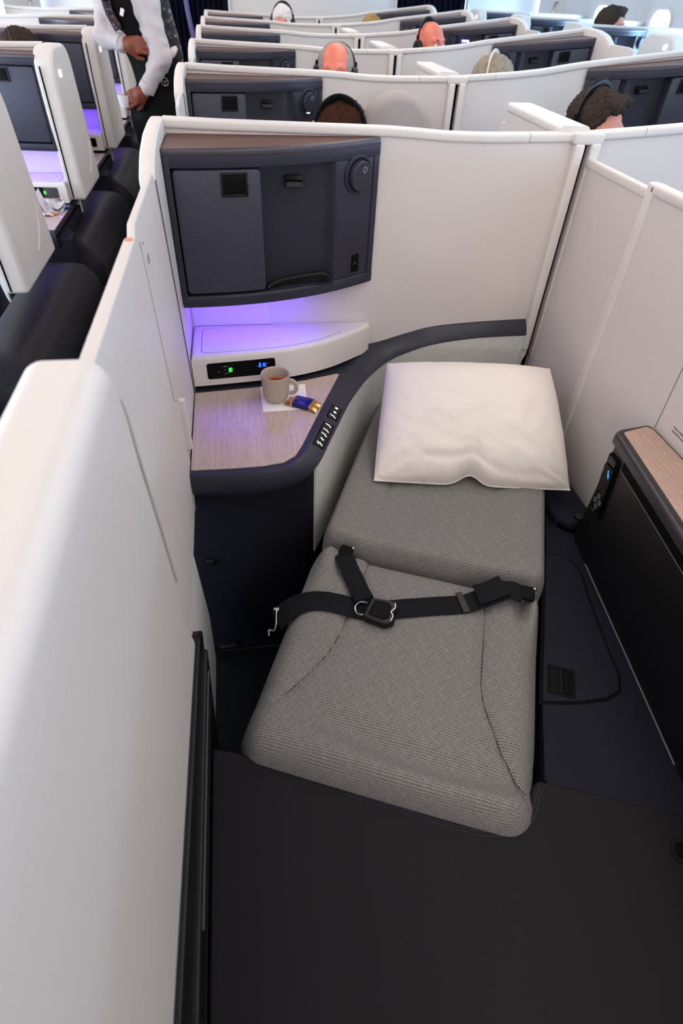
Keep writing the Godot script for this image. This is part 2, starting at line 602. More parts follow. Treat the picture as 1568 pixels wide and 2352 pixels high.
func stage() -> void:
	var cam := Camera3D.new()
	cam.name = "camera"
	cam.transform = Transform3D(Basis(RX, RY, RZ), CAM)
	cam.fov = 83.84; cam.near = 0.02; cam.far = 60.0
	var at := CameraAttributesPhysical.new()
	at.frustum_focal_length = 12.0 / tan(deg_to_rad(83.84 / 2.0))
	at.frustum_focus_distance = 1.55
	at.exposure_aperture = 2.6
	at.frustum_near = 0.02; at.frustum_far = 60.0
	cam.attributes = at
	cam.current = true
	add_child(cam)
	var we := WorldEnvironment.new(); we.name = "world"
	var e := Environment.new()
	e.background_mode = Environment.BG_SKY
	var sky := Sky.new(); var sm := ProceduralSkyMaterial.new()
	sm.sky_top_color = Color(0.35, 0.55, 0.9); sm.sky_horizon_color = Color(0.82, 0.9, 1.0); sm.ground_horizon_color = Color(0.9, 0.94, 1.0); sm.ground_bottom_color = Color(0.75, 0.82, 0.92)
	sm.sky_energy_multiplier = 3.2; sm.ground_energy_multiplier = 3.2
	sky.sky_material = sm; e.sky = sky
	e.tonemap_mode = Environment.TONE_MAPPER_LINEAR
	e.tonemap_exposure = 0.80
	e.sdfgi_enabled = true; e.ssao_enabled = true; e.ssil_enabled = true
	we.environment = e
	add_child(we)
	# ceiling wash: three long diffusers
	for s in [[-0.45, 0.42, 0.50, Color(1.0, 0.91, 0.87)], [0.85, 0.7, 1.0, Color(1.0, 0.95, 0.93)], [2.15, 0.42, 0.85, Color(0.62, 0.86, 1.0)]]:
		area(Vector3(s[0], 2.13, -3.2), Vector3.DOWN, Vector2(s[1], 9.8), s[3], 5.4 * s[1] * s[2], "ceiling_light")
	# cove lights along the side walls and above the front bulkhead
	area(Vector3(3.48, 1.93, -2.9), Vector3(-1, -0.25, 0), Vector2(10.4, 0.12), Color(0.50, 0.80, 1.0), 4.0, "cove_light")
	area(Vector3(-1.79, 1.93, -2.9), Vector3(1, -0.25, 0), Vector2(10.4, 0.12), Color(1.0, 0.95, 0.93), 4.2, "cove_light")
	area(Vector3(0.85, 1.93, 2.58), Vector3(0, -0.25, -1), Vector2(4.6, 0.14), Color(1.0, 0.96, 0.94), 2.9, "cove_light")
	# daylight from the windows
	for k in 9:
		var z := 0.35 - 1.02 * k
		area(Vector3(3.5, 1.18, z), Vector3(-1, 0, 0), Vector2(0.3, 0.5), Color(0.62, 0.82, 1.0), 2.0, "window_daylight")
		area(Vector3(-1.8, 1.12, z), Vector3(1, 0, 0), Vector2(0.3, 0.5), Color(0.85, 0.93, 1.0), 1.0, "window_daylight")

func wall_with_windows(x: float, out: float, cy: float) -> void:
	# a side wall of thickness 0.08 with rounded window openings, made of bays
	var nm := "wall_right" if out > 0 else "wall_left"
	var w := 0.15; var h := 0.25; var z0 := 2.6
	var bays := 11
	for k in bays:
		var zc := 0.35 - 1.02 * (k - 2)
		var a := zc - 0.51; var b := zc + 0.51
		var hole := rrect(zc - w, cy - h, zc + w, cy + h, 0.1, 6)
		var n := hole.size()
		for e in [0.0, 0.07]:
			for i in n:
				var p := hole[i]; var q := hole[(i + 1) % n]
				var P := edge_of(p, a, b, 0.0, 2.3, zc, cy); var Q := edge_of(q, a, b, 0.0, 2.3, zc, cy)
				var xx: float = x + out * e
				quad(Vector3(xx, p.y, p.x), Vector3(xx, q.y, q.x), Vector3(xx, Q.y, Q.x), Vector3(xx, P.y, P.x))
				for c in [Vector2(a, 0), Vector2(b, 0), Vector2(b, 2.3), Vector2(a, 2.3)]:
					if corner_between(P, Q, c): tri(Vector3(xx, P.y, P.x), Vector3(xx, Q.y, Q.x), Vector3(xx, c.y, c.x))
		for i in n:
			var p := hole[i]; var q := hole[(i + 1) % n]
			quad(Vector3(x, p.y, p.x), Vector3(x + out * 0.07, p.y, p.x), Vector3(x + out * 0.07, q.y, q.x), Vector3(x, q.y, q.x))
	var o := struct(nm, bake(), M.white)
	for k in bays:
		var zc := 0.35 - 1.02 * (k - 2)
		if zc > 0.5 or zc < -8.3: continue
		var fr := Node3D.new(); fr.name = "window_%d" % (k - 1 + (20 if out > 0 else 0)); fr.set_meta("kind", "structure"); add_child(fr)
		var path := PackedVector3Array()
		for p in rrect(zc - w, cy - h, zc + w, cy + h, 0.1, 6): path.append(Vector3(x - out * 0.004, p.y, p.x))
		path.append(path[0])
		sweep(path, rrect(-0.012, -0.008, 0.012, 0.008, 0.004, 2), Vector3(out, 0, 0), false)
		part("frame", fr, bake(), M.white)
		DEF = func(v): return Vector3(x + out * 0.05 + v.z, v.y, v.x)
		prism(rrect(zc - w, cy - h, zc + w, cy + h, 0.1, 6), 0.0, 0.004)
		DEF = NONE; flat_ends = true
		part("pane", fr, bake(), M.glass)
		# the sliding shade is part-way down in some windows
		if k % 3 == 1:
			DEF = func(v): return Vector3(x + out * 0.03 + v.z, v.y, v.x)
			prism(rrect(zc - w * 0.97, cy + 0.05, zc + w * 0.97, cy + h * 0.97, 0.03, 4), 0.0, 0.003)
			DEF = NONE; flat_ends = true
			part("shade", fr, bake(), M.cream)

func edge_of(p: Vector2, a: float, b: float, y0: float, y1: float, zc: float, cy: float) -> Vector2:
	var d := p - Vector2(zc, cy)
	var t := 1e9
	if absf(d.x) > 1e-6: t = minf(t, ((b if d.x > 0 else a) - zc) / d.x)
	if absf(d.y) > 1e-6: t = minf(t, ((y1 if d.y > 0 else y0) - cy) / d.y)
	return Vector2(zc, cy) + d * t

func corner_between(p: Vector2, q: Vector2, c: Vector2) -> bool:
	return (absf(p.x - c.x) < 1e-4 and absf(q.y - c.y) < 1e-4 and absf(p.y - c.y) > 1e-4) or (absf(q.x - c.x) < 1e-4 and absf(p.y - c.y) < 1e-4 and absf(q.y - c.y) > 1e-4)

func setting() -> void:
	rbox(Vector3(0.85, -0.03, -2.9), Vector3(5.6, 0.06, 11.2), 0.002, 1)
	struct("floor", bake(), M.carpet)
	rbox(Vector3(0.85, 2.25, -2.9), Vector3(5.6, 0.06, 11.2), 0.002, 1)
	struct("ceiling", bake(), M.white)
	wall_with_windows(-1.88, -1.0, 1.08)
	wall_with_windows(3.57, 1.0, 1.22)
	rbox(Vector3(0.85, 1.1, 2.66), Vector3(5.6, 2.3, 0.06), 0.002, 1)
	struct("wall_front", bake(), M.white)
	# bulkhead with the two aisle openings
	for s in [[-1.9, -0.70], [0.045, 1.91], [2.74, 3.6]]:
		rbox(Vector3((s[0] + s[1]) * 0.5, 1.1, -8.43), Vector3(s[1] - s[0], 2.25, 0.06), 0.01, 2)
	rbox(Vector3(0.85, 1.1, -9.2), Vector3(5.6, 2.3, 0.06), 0.002, 1)
	struct("wall_back", bake(), M.white)
	rbox(Vector3(0.052, 1.1, -8.39), Vector3(0.022, 2.2, 0.03), 0.005, 2)
	rbox(Vector3(-0.71, 1.1, -8.39), Vector3(0.022, 2.2, 0.03), 0.005, 2)
	rbox(Vector3(1.905, 1.1, -8.39), Vector3(0.022, 2.2, 0.03), 0.005, 2)
	rbox(Vector3(2.745, 1.1, -8.39), Vector3(0.022, 2.2, 0.03), 0.005, 2)
	struct("trim_1", bake(), M.white)
	# ceiling diffusers that glow
	for s in [[-0.45, 0.42, 1], [0.85, 0.7, 2], [2.15, 0.42, 3]]:
		rbox(Vector3(s[0], 2.2, -3.2), Vector3(s[1] + 0.06, 0.05, 9.86), 0.01, 2)
		var t := thing("ceiling_lamp", ["", "long cabin ceiling lamp over the left aisle", "long cabin ceiling lamp over the centre seats", "long cabin ceiling lamp over the right aisle"][s[2]], "lamp", Vector3(s[0], 2.2, -3.2))
		part("housing", t, bake(), M.white, -t.position)
		rbox(Vector3(s[0], 2.165, -3.2), Vector3(s[1], 0.03, 9.8), 0.008, 2)
		part("diffuser", t, bake(), glow(Color(1, 0.95, 0.9), 1.2), -t.position)
	for s in [[Vector3(3.53, 1.93, -2.9), Vector3(0.06, 0.13, 10.4), "cove lamp above the right windows"], [Vector3(-1.84, 1.93, -2.9), Vector3(0.06, 0.13, 10.4), "cove lamp above the left windows"], [Vector3(0.85, 1.93, 2.62), Vector3(4.6, 0.15, 0.05), "cove lamp on the wall behind the camera"]]:
		var t := thing("cove_lamp", "long white " + s[2], "lamp", s[0])
		rbox(Vector3.ZERO, s[1], 0.01, 2)
		part("diffuser", t, bake(), glow(Color(0.97, 0.97, 1.0), 1.2))
	for s in [[-0.70, 0.045, "dark navy pleated curtain closing the left aisle beside the attendant"], [1.915, 2.735, "dark navy pleated curtain closing the right aisle at the far bulkhead"]]:
		var x0: float = s[0]; var x1: float = s[1]
		for face in [0.0, -0.012]:
			surf(120, 4, func(u, v): return Vector3(lerpf(x0, x1, u if face == 0.0 else 1.0 - u), 2.15 * v + 0.02, -8.47 + face + 0.022 * sin(TAU * (u if face == 0.0 else 1.0 - u) * 13.0) + 0.006 * sin(TAU * (u if face == 0.0 else 1.0 - u) * 5.3 + 1.0)))
		var c := thing("curtain", s[2], "curtain", Vector3((x0 + x1) * 0.5, 0, -8.47))
		part("cloth", c, bake(60), M.curtain, -c.position)
		tube(PackedVector3Array([Vector3(x0, 2.18, -8.47), Vector3(x1, 2.18, -8.47)]), 0.012, 8)
		part("rail", c, bake(), M.chrome, -c.position)
		if x0 < 0:
			surf(6, 10, func(u, v): return Vector3(-0.44 + 0.05 * u + 0.06 * v * v, 1.5 - 0.55 * v, -8.43 + 0.01 * sin(u * PI)))
			part("tie_back", c, bake(60), std(Color(0.38, 0.33, 0.55), 0.6), -c.position)

# ---------------------------------------------------------------- the suite shell, in the coordinates of the nearest row
func top_y(x: float) -> float:
	var pts := [[-0.17, 1.290], [-0.03, 1.286], [0.16, 1.283], [0.36, 1.280], [0.43, 1.2765], [0.5, 1.272], [0.6, 1.271], [0.737, 1.274], [0.84, 1.277]]
	for i in pts.size() - 1:
		if x <= pts[i + 1][0]:
			var t: float = clampf((x - pts[i][0]) / (pts[i + 1][0] - pts[i][0]), 0, 1)
			return lerpf(pts[i][1], pts[i + 1][1], t)
	return pts[-1][1]

func zc(x: float) -> float:   # front of the storage cabinet, curving back to the partition
	var t := clampf((x + 0.148) / 0.478, 0.0, 1.0)
	return -1.373 - 0.012 * t - 0.135 * pow(t, 2.4)

func on_front(off: float) -> Callable:
	flat_ends = false
	return func(v): return Vector3(v.x, v.y, v.z + zc(v.x) + off)

func plan_under(x0: float, x1: float, off: float) -> PackedVector2Array:
	var p := PackedVector2Array()
	for i in 21: 
		var x := lerpf(x0, x1, i / 20.0)
		p.append(Vector2(x, minf(zc(x) + off, -1.5295)) if false else Vector2(x, maxf(zc(x) + off, -1.5295)))
	p.append(Vector2(x1, -1.53)); p.append(Vector2(x0, -1.53))
	return p

func m_panel() -> void:
	var poly := PackedVector2Array()
	for i in 25: poly.append(Vector2(lerpf(-0.15, 0.83, i / 24.0), top_y(lerpf(-0.15, 0.83, i / 24.0)) - 0.012))
	poly.append(Vector2(0.83, 0.02)); poly.append(Vector2(-0.15, 0.02))
	prism(poly, -1.552, -1.53)

func m_cap() -> void:
	var path := PackedVector3Array()
	for i in 33:
		var x := lerpf(-0.152, 0.70, i / 32.0)
		path.append(Vector3(x, top_y(x) - 0.010, -1.541))
	sweep(path, rrect(-0.0175, -0.010, 0.0175, 0.010, 0.006, 4))

func m_cap_end() -> void:
	var path := PackedVector3Array()
	for i in 6:
		var x := lerpf(0.7015, 0.828, i / 5.0)
		path.append(Vector3(x, top_y(x) - 0.010, -1.541))
	sweep(path, rrect(-0.0175, -0.010, 0.0175, 0.010, 0.006, 4))

func m_post() -> void:
	rbox(Vector3(0.8295, 0.985, -1.528), Vector3(0.025, 0.54, 0.04), 0.006, 3)
	var q := PackedVector2Array([Vector2(0.817, 0.74), Vector2(0.842, 0.74), Vector2(0.842, 0.70), Vector2(0.834, 0.68), Vector2(0.834, 0.40), Vector2(0.818, 0.40), Vector2(0.818, 0.68)])
	prism(q, -1.545, -1.512, 0.004)

func m_fin() -> void:
	var q := PackedVector2Array([Vector2(-1.56, 1.289), Vector2(-1.49, 1.291), Vector2(-1.38, 1.287), Vector2(-1.29, 1.272), Vector2(-1.235, 1.247), Vector2(-1.225, 1.235), Vector2(-1.322, 0.76), Vector2(-1.327, 0.70), Vector2(-1.327, 0.02), Vector2(-1.56, 0.02)])
	side(round_corners(q, 0.02), -0.180, -0.15, 0.006, 0.008)

# bar that follows the curved front: x0..x1, y0..y1, front face offset and depth; the ends can be rounded off
func front_bar(x0: float, x1: float, y0: float, y1: float, off: float, depth: float, r: float, ends := 0.0) -> void:
	var p := PackedVector3Array(); var sc := PackedFloat32Array()
	var xs: Array[float] = []
	if ends > 0:
		for i in 4: xs.append(x0 + ends * (1.0 - cos(PI * 0.5 * i / 4.0)))
	var n := maxi(2, int((x1 - x0) / 0.012))
	for i in n + 1: xs.append(lerpf(x0 + ends, x1 - ends, float(i) / n))
	if ends > 0:
		for i in range(3, -1, -1): xs.append(x1 - ends * (1.0 - cos(PI * 0.5 * i / 4.0)))
	for x in xs:
		p.append(Vector3(x, (y0 + y1) * 0.5, zc(x) + off - depth * 0.5))
		var e := minf(x - x0, x1 - x)
		var k := 0.0
		if e < ends: k = ends * (1.0 - sqrt(maxf(0.0, 1.0 - pow(1.0 - e / ends, 2.0))))
		sc.append(1.0 - 2.0 * k / (y1 - y0))
	sweep(p, rrect(-depth * 0.5, -(y1 - y0) * 0.5, depth * 0.5, (y1 - y0) * 0.5, r, 3), Vector3.UP, true, sc)

func m_cab_body() -> void:
	front_bar(-0.148, 0.331, 1.2245, 1.2530, 0.0, 0.02, 0.002)
	front_bar(-0.148, 0.331, 0.93, 0.958, 0.0, 0.02, 0.005)
	front_bar(-0.148, -0.1365, 0.935, 1.25, 0.0, 0.02, 0.002)
	front_bar(0.3165, 0.331, 0.935, 1.25, 0.0, 0.018, 0.002)
	slab(plan_under(-0.148, 0.328, -0.004), 0.93, 0.938)
	slab(plan_under(-0.148, 0.328, -0.02), 1.224, 1.236)
	# rear and side walls that close it
	rbox(Vector3(-0.144, 1.09, -1.455), Vector3(0.008, 0.31, 0.15), 0.001, 1)

func m_cab_top() -> void:
	slab(plan_under(-0.147, 0.32, -0.011), 1.240, 1.2605, 0.001)

func m_cab_rim() -> void:
	var p := PackedVector3Array()
	for i in 33:
		var x := lerpf(-0.148, 0.331, i / 32.0)
		p.append(Vector3(x, 1.2525, maxf(zc(x) - 0.0055, -1.529)))
	sweep(p, rrect(-0.0065, -0.0085, 0.0065, 0.0085, 0.005, 4))

func m_cab_door() -> void:
	front_bar(-0.1335, 0.0445, 0.9625, 1.2215, -0.002, 0.05, 0.004, 0.008)

func m_cab_face() -> void:   # flat part on the right that carries the lamp
	front_bar(0.219, 0.3160, 0.9585, 1.2245, -0.0025, 0.015, 0.001)

func m_niche() -> void:
	var p := PackedVector2Array([Vector2(0.0455, -1.40), Vector2(0.0455, -1.449), Vector2(0.052, -1.457), Vector2(0.10, -1.4645), Vector2(0.16, -1.471), Vector2(0.188, -1.471), Vector2(0.203, -1.464), Vector2(0.214, -1.455), Vector2(0.221, -1.4495)])
	p = smooth2(p, 4, false)
	for i in p.size() - 1: quad(Vector3(p[i].x, 0.95, p[i].y), Vector3(p[i + 1].x, 0.95, p[i + 1].y), Vector3(p[i + 1].x, 1.23, p[i + 1].y), Vector3(p[i].x, 1.23, p[i].y))
	var b := PackedVector2Array(p); b.append(Vector2(0.23, -1.44))
	quad(Vector3(0.046, 0.9582, -1.40), Vector3(0.22, 0.9582, -1.445), Vector3(0.20, 0.9582, -1.48), Vector3(0.046, 0.9582, -1.48))

func m_niche_lip() -> void:
	var p := PackedVector3Array([Vector3(0.054, 0.960, -1.408), Vector3(0.062, 0.968, -1.418), Vector3(0.10, 0.975, -1.432), Vector3(0.15, 0.980, -1.441), Vector3(0.195, 0.981, -1.448), Vector3(0.212, 0.972, -1.449)])
	sweep(smooth3(p, 4), rrect(-0.006, -0.010, 0.006, 0.004, 0.0035, 3))

func face_xf(x: float, y: float, off := 0.0) -> Transform3D:
	var dz := (zc(x + 0.005) - zc(x - 0.005)) / 0.01
	var t := Vector3(1, 0, dz).normalized()
	return Transform3D(Basis(t, Vector3.UP, t.cross(Vector3.UP)), Vector3(x, y, zc(x) + off))

func with_xf(t: Transform3D, f: Callable) -> void:
	var k := XF; var kf := FLIP
	setxf(k * t)
	f.call()
	XF = k; FLIP = kf

func ring2(r0: float, r1: float, z0: float, z1: float, n := 28) -> void:   # flat ring facing local z
	for i in n:
		var a := TAU * i / n; var b := TAU * (i + 1) / n
		var A := Vector3(cos(a), sin(a), 0); var B := Vector3(cos(b), sin(b), 0); var Z0 := Vector3(0, 0, z0); var Z1 := Vector3(0, 0, z1)
		quad(A * r0 + Z1, A * r1 + Z1, B * r1 + Z1, B * r0 + Z1)
		quad(A * r1 + Z0, B * r1 + Z0, B * r1 + Z1, A * r1 + Z1)
		quad(A * r0 + Z0, A * r0 + Z1, B * r0 + Z1, B * r0 + Z0)

func m_dial() -> void:
	with_xf(face_xf(0.279, 1.192, -0.003), func(): prism(circle(Vector2.ZERO, 0.041, 36), 0.0, 0.0055, 0.002))

func m_dial_groove() -> void:
	with_xf(face_xf(0.281, 1.191, -0.003), func(): ring2(0.0325, 0.0355, 0.0, 0.0062))

func m_knob() -> void:
	with_xf(face_xf(0.283, 1.190, 0.003) * Transform3D(Basis(Vector3.UP, 0.1) * Basis(Vector3.RIGHT, 0.08), Vector3.ZERO), func():
		prism(circle(Vector2.ZERO, 0.0325, 36), -0.004, 0.010, 0.004))

func m_dial_mark() -> void:
	with_xf(face_xf(0.283, 1.190, 0.003) * Transform3D(Basis(Vector3.UP, 0.1) * Basis(Vector3.RIGHT, 0.08), Vector3.ZERO) * Transform3D(Basis.IDENTITY, Vector3(0.006, 0.014, 0.0101)), func(): ring2(0.0050, 0.0066, -0.002, 0.0005))

func m_latch_frame() -> void:
	with_xf(face_xf(-0.007, 1.1935, -0.0035), func():
		for s in [[0.0, 0.0205, 0.057, 0.005], [0.0, -0.0205, 0.057, 0.005], [0.026, 0.0, 0.005, 0.046], [-0.026, 0.0, 0.005, 0.046]]:
			rbox(Vector3(s[0], s[1], 0.003), Vector3(s[2], s[3], 0.006), 0.0015, 2))

func m_latch_paddle() -> void:
	with_xf(face_xf(-0.007, 1.1935, -0.003), func():
		rbox(Vector3(0, 0.009, 0.0015), Vector3(0.047, 0.018, 0.005), 0.001, 1)
		rbox(Vector3(0, -0.009, 0.0), Vector3(0.047, 0.018, 0.004), 0.001, 1)
		rbox(Vector3(0, 0.0, 0.0025), Vector3(0.047, 0.003, 0.003), 0.001, 1))

func m_hook() -> void:
	var z := -1.462
	var q := PackedVector2Array([Vector2(z - 0.01, 1.172), Vector2(z - 0.01, 1.197), Vector2(z + 0.012, 1.197), Vector2(z + 0.016, 1.190), Vector2(z + 0.028, 1.188), Vector2(z + 0.030, 1.178), Vector2(z + 0.012, 1.172)])
	side(q, 0.107, 0.146, 0.002, 0.002)

func m_socket() -> void:
	with_xf(face_xf(0.283, 0.990, -0.0025), func(): prism(rrect(-0.012, -0.022, 0.012, 0.022, 0.002, 3), 0.0, 0.003, 0.001))

func m_socket_mark() -> void:
	with_xf(face_xf(0.283, 0.990, 0.0006), func():
		prism(circle(Vector2(0, 0.001), 0.0014, 8), 0.0, 0.0005)
		rbox(Vector3(-0.0045, -0.001, 0.0003), Vector3(0.003, 0.0008, 0.0006), 0.0001, 1)
		rbox(Vector3(0.0045, 0.002, 0.0003), Vector3(0.003, 0.0008, 0.0006), 0.0001, 1))

func ledge_plan() -> PackedVector2Array:
	var f := smooth2(PackedVector2Array([Vector2(-0.148, -1.346), Vector2(-0.10, -1.350), Vector2(0.024, -1.364), Vector2(0.115, -1.380), Vector2(0.21, -1.416), Vector2(0.30, -1.475), Vector2(0.340, -1.506)]), 5, false)
	f.append(Vector2(0.343, -1.53)); f.append(Vector2(-0.148, -1.53))
	return f

func ledge_z(x: float) -> float:
	var f := ledge_plan()
	for i in f.size() - 3:
		if x <= f[i + 1].x: return lerpf(f[i].y, f[i + 1].y, clampf((x - f[i].x) / maxf(f[i + 1].x - f[i].x, 1e-5), 0, 1))
	return -1.506

func m_ledge() -> void:
	slab(ledge_plan(), 0.734, 0.816, 0.011, 0.0, 4)

func m_ledge_tray() -> void:
	var q := PackedVector2Array([Vector2(-0.122, -1.505), Vector2(-0.122, -1.372), Vector2(-0.10, -1.368), Vector2(0.03, -1.380), Vector2(0.11, -1.394), Vector2(0.19, -1.425), Vector2(0.255, -1.470), Vector2(0.06, -1.515)])
	slab(round_corners(q, 0.018), 0.812, 0.8172, 0.0012)

func m_ledge_groove() -> void:
	var q := PackedVector2Array([Vector2(-0.1235, -1.507), Vector2(-0.1235, -1.3705), Vector2(-0.10, -1.3665), Vector2(0.03, -1.3785), Vector2(0.11, -1.3925), Vector2(0.19, -1.4235), Vector2(0.2575, -1.4695), Vector2(0.06, -1.517)])
	slab(round_corners(q, 0.018), 0.81, 0.8163)

func m_niche_back() -> void:
	prism(rrect(-0.146, 0.815, 0.062, 0.929, 0.001, 1), -1.531, -1.5265, 0.001)

func m_strip() -> void:
	rbox(Vector3(0.02, 0.9265, -1.47), Vector3(0.30, 0.006, 0.02), 0.002, 2)

func on_ledge(off: float) -> Callable:
	return func(v): return Vector3(v.x, v.y, v.z + ledge_z(v.x) + off)

func m_ctrl() -> void:
	DEF = on_ledge(-0.001)
	prism(rrect(-0.112, 0.752, 0.063, 0.796, 0.006, 4, 10), 0.0, 0.0032, 0.001)
	DEF = NONE; flat_ends = true

func ctrl_bits(list: Array) -> void:   # [x, y, w, h]
	DEF = on_ledge(0.0022)
	for s in list: prism(rrect(s[0] - s[2] * 0.5, s[1] - s[3] * 0.5, s[0] + s[2] * 0.5, s[1] + s[3] * 0.5, minf(s[2], s[3]) * 0.3, 2), 0.0, 0.0008)
	DEF = NONE; flat_ends = true

const RIMB := [[-0.149, 0.72, -1.000], [-0.07, 0.72, -0.998], [0.005, 0.72, -0.998], [0.06, 0.72, -1.008], [0.097, 0.72, -1.039], [0.126, 0.72, -1.104], [0.165, 0.72, -1.200], [0.205, 0.72, -1.300], [0.24, 0.72, -1.391], [0.287, 0.722, -1.454], [0.345, 0.742, -1.507], [0.383, 0.752, -1.524], [0.459, 0.775, -1.527], [0.534, 0.793, -1.528], [0.663, 0.803, -1.528], [0.818, 0.808, -1.528]]
const RIME := [[-0.149, 0.652, -1.010], [-0.07, 0.652, -1.002], [0.02, 0.654, -1.002], [0.092, 0.668, -1.014], [0.137, 0.692, -1.040], [0.178, 0.70, -1.122], [0.215, 0.70, -1.205], [0.249, 0.70, -1.281], [0.284, 0.70, -1.345], [0.325, 0.702, -1.408], [0.364, 0.710, -1.448], [0.400, 0.718, -1.476], [0.452, 0.730, -1.497], [0.54, 0.755, -1.50], [0.669, 0.770, -1.500], [0.818, 0.772, -1.502]]

func rim_line(l: Array) -> PackedVector3Array:
	var p := PackedVector3Array()
	for a in l: p.append(Vector3(a[0], a[1], a[2]))
	return smooth3(p, 4)

func m_rim() -> void:
	var b := rim_line(RIMB); var e := rim_line(RIME)
	var n := b.size()
	var rows := []
	for i in n:
		var t := (e[mini(i + 1, n - 1)] - e[maxi(i - 1, 0)]).normalized()
		var o := t.cross(Vector3.UP).normalized()
		var front := clampf((0.7 - e[i].y) / 0.045, 0.0, 1.0)
		var up := Vector3.UP
		rows.append([b[i] - o * 0.03 - up * 0.002, b[i] - o * 0.002, b[i], b[i].lerp(e[i], 0.12) + (up * 0.0012 + o * 0.001) * (1.0 - front) + o * 0.004 * front, b[i].lerp(e[i], 0.45) + (up * 0.003 + o * 0.002) * (1.0 - front) + o * 0.011 * front, b[i].lerp(e[i], 0.8) + (up * 0.003 + o * 0.002) * (1.0 - front) + o * 0.009 * front, e[i], e[i] - up * 0.006 - o * 0.004, e[i] - up * 0.012 - o * 0.02])
	for i in n - 1:
		for j in 8: quad(rows[i][j], rows[i][j + 1], rows[i + 1][j + 1], rows[i + 1][j])

func m_top_frame() -> void:
	var q := PackedVector2Array()
	for p in rim_line(RIMB.slice(0, 11)): q.append(Vector2(p.x, p.z))
	q.append(Vector2(0.345, -1.515)); q.append(Vector2(-0.149, -1.515))
	slab(q, 0.700, 0.7195)

func m_wood() -> void:
	var q := PackedVector2Array([Vector2(-0.149, -1.334), Vector2(-0.147, -1.014), Vector2(-0.06, -1.012), Vector2(0.01, -1.014), Vector2(0.056, -1.022), Vector2(0.085, -1.044), Vector2(0.106, -1.085), Vector2(0.174, -1.249), Vector2(0.236, -1.392), Vector2(0.239, -1.401), Vector2(0.232, -1.404), Vector2(0.143, -1.376), Vector2(0.024, -1.351)])
	slab(q, 0.710, 0.7225, 0.001)

func m_console_body() -> void:
	var q := PackedVector2Array([Vector2(-0.20, -1.014), Vector2(0.06, -1.012), Vector2(0.11, -1.022), Vector2(0.130, -1.046), Vector2(0.168, -1.125), Vector2(0.205, -1.21), Vector2(0.272, -1.345), Vector2(0.315, -1.41), Vector2(0.36, -1.458), Vector2(0.45, -1.51), Vector2(0.46, -1.529), Vector2(-0.149, -1.529), Vector2(-0.149, -1.2), Vector2(-0.20, -1.1)])
	slab(q, 0.03, 0.68, 0.0, 0.006)

func m_console_hinge(i: int) -> void:
	if i == 0: rbox(Vector3(-0.138, 0.43, -1.006), Vector3(0.022, 0.022, 0.016), 0.003, 2)
	else: rbox(Vector3(-0.125, 0.06, -1.004), Vector3(0.05, 0.014, 0.02), 0.004, 2)

func m_console_foot() -> void:
	var q := PackedVector2Array([Vector2(-0.149, -1.008), Vector2(0.06, -1.006), Vector2(0.115, -1.016), Vector2(0.14, -1.046), Vector2(0.28, -1.345), Vector2(0.3, -1.5), Vector2(-0.149, -1.5)])
	slab(q, 0.0, 0.03, 0.003)

func m_lining() -> void:
	var e := rim_line(RIME.slice(4))
	for k in 2:
		var o := 0.0 if k == 0 else -0.012
		for i in e.size() - 1:
			var t := (e[i + 1] - e[i]).normalized(); var s := t.cross(Vector3.UP).normalized()
			var a := e[i] + s * (o - 0.004); var b := e[i + 1] + s * (o - 0.004)
			a.y -= 0.004; b.y -= 0.004
			var a0 := Vector3(a.x, 0.40, a.z); var b0 := Vector3(b.x, 0.40, b.z)
			if k == 0: quad(a0, b0, b, a)
			else: quad(b0, a0, a, b)
			if k == 0 and i == 0: quad(a, a - s * 0.012, a0 - s * 0.012, a0)

# frame of the bevelled rim at a given depth: x runs along the rim, y out of it, z across it
func pad_frame(z: float) -> Transform3D:
	var bl := rim_line(RIMB); var el := rim_line(RIME)
	for i in range(20, el.size() - 1):
		if (bl[i].z + el[i].z) * 0.5 <= z:
			var al := ((el[i + 1] + bl[i + 1]) - (el[i - 1] + bl[i - 1])).normalized()
			var ac := el[i] - bl[i]
			ac = (ac - al * ac.dot(al)).normalized()
			var n := ac.cross(al).normalized()
			if n.y < 0: n = -n
			return Transform3D(Basis(al, n, al.cross(n)), bl[i].lerp(el[i], 0.52) + n * 0.0030)
	return Transform3D.IDENTITY

func squiggle(pts: Array, w: float) -> void:   # lit pictogram stroke on a key pad
	var path := PackedVector3Array()
	for p in pts: path.append(Vector3(p[0], 0.0026, p[1]))
	sweep(path, rrect(-w, -0.0004, w, 0.0004, 0.0002, 1), Vector3.UP)

# ---------------------------------------------------------------- suites
# where: "left" centre column, "right" centre column, "lpod" / "rpod" window suites; k counts rows away from the camera
func column(where: String) -> void:
	match where:
		"right":
			setxf(Transform3D(Basis(Vector3(-1, 0, 0), Vector3.UP, Vector3(0, 0, 1)), Vector3(2 * XMID, 0, 0)))
			POST = func(v): return Vector3(v.x, v.y + 0.10 * clampf((v.x - XMID) / 0.95, 0.0, 1.1) * smoothstep(0.2, 0.9, v.y), v.z)
		"lpod": setxf(Transform3D(Basis(Vector3(-1, 0, 0), Vector3.UP, Vector3(0, 0, 1)), Vector3(2 * XPOD, 0, 0)))
		_: setxf(Transform3D.IDENTITY)

func column_off() -> void:
	setxf(Transform3D.IDENTITY); POST = NONE

func piece(t: Node3D, called: String, where: String, key: String, f: Callable, mat: Material, at: Vector3) -> MeshInstance3D:
	column(where)
	var m := made(where + key, f)
	column_off()
	return part(called, t, m, mat, at)

const NTH := ["nearest", "second", "third", "fourth", "fifth", "sixth"]

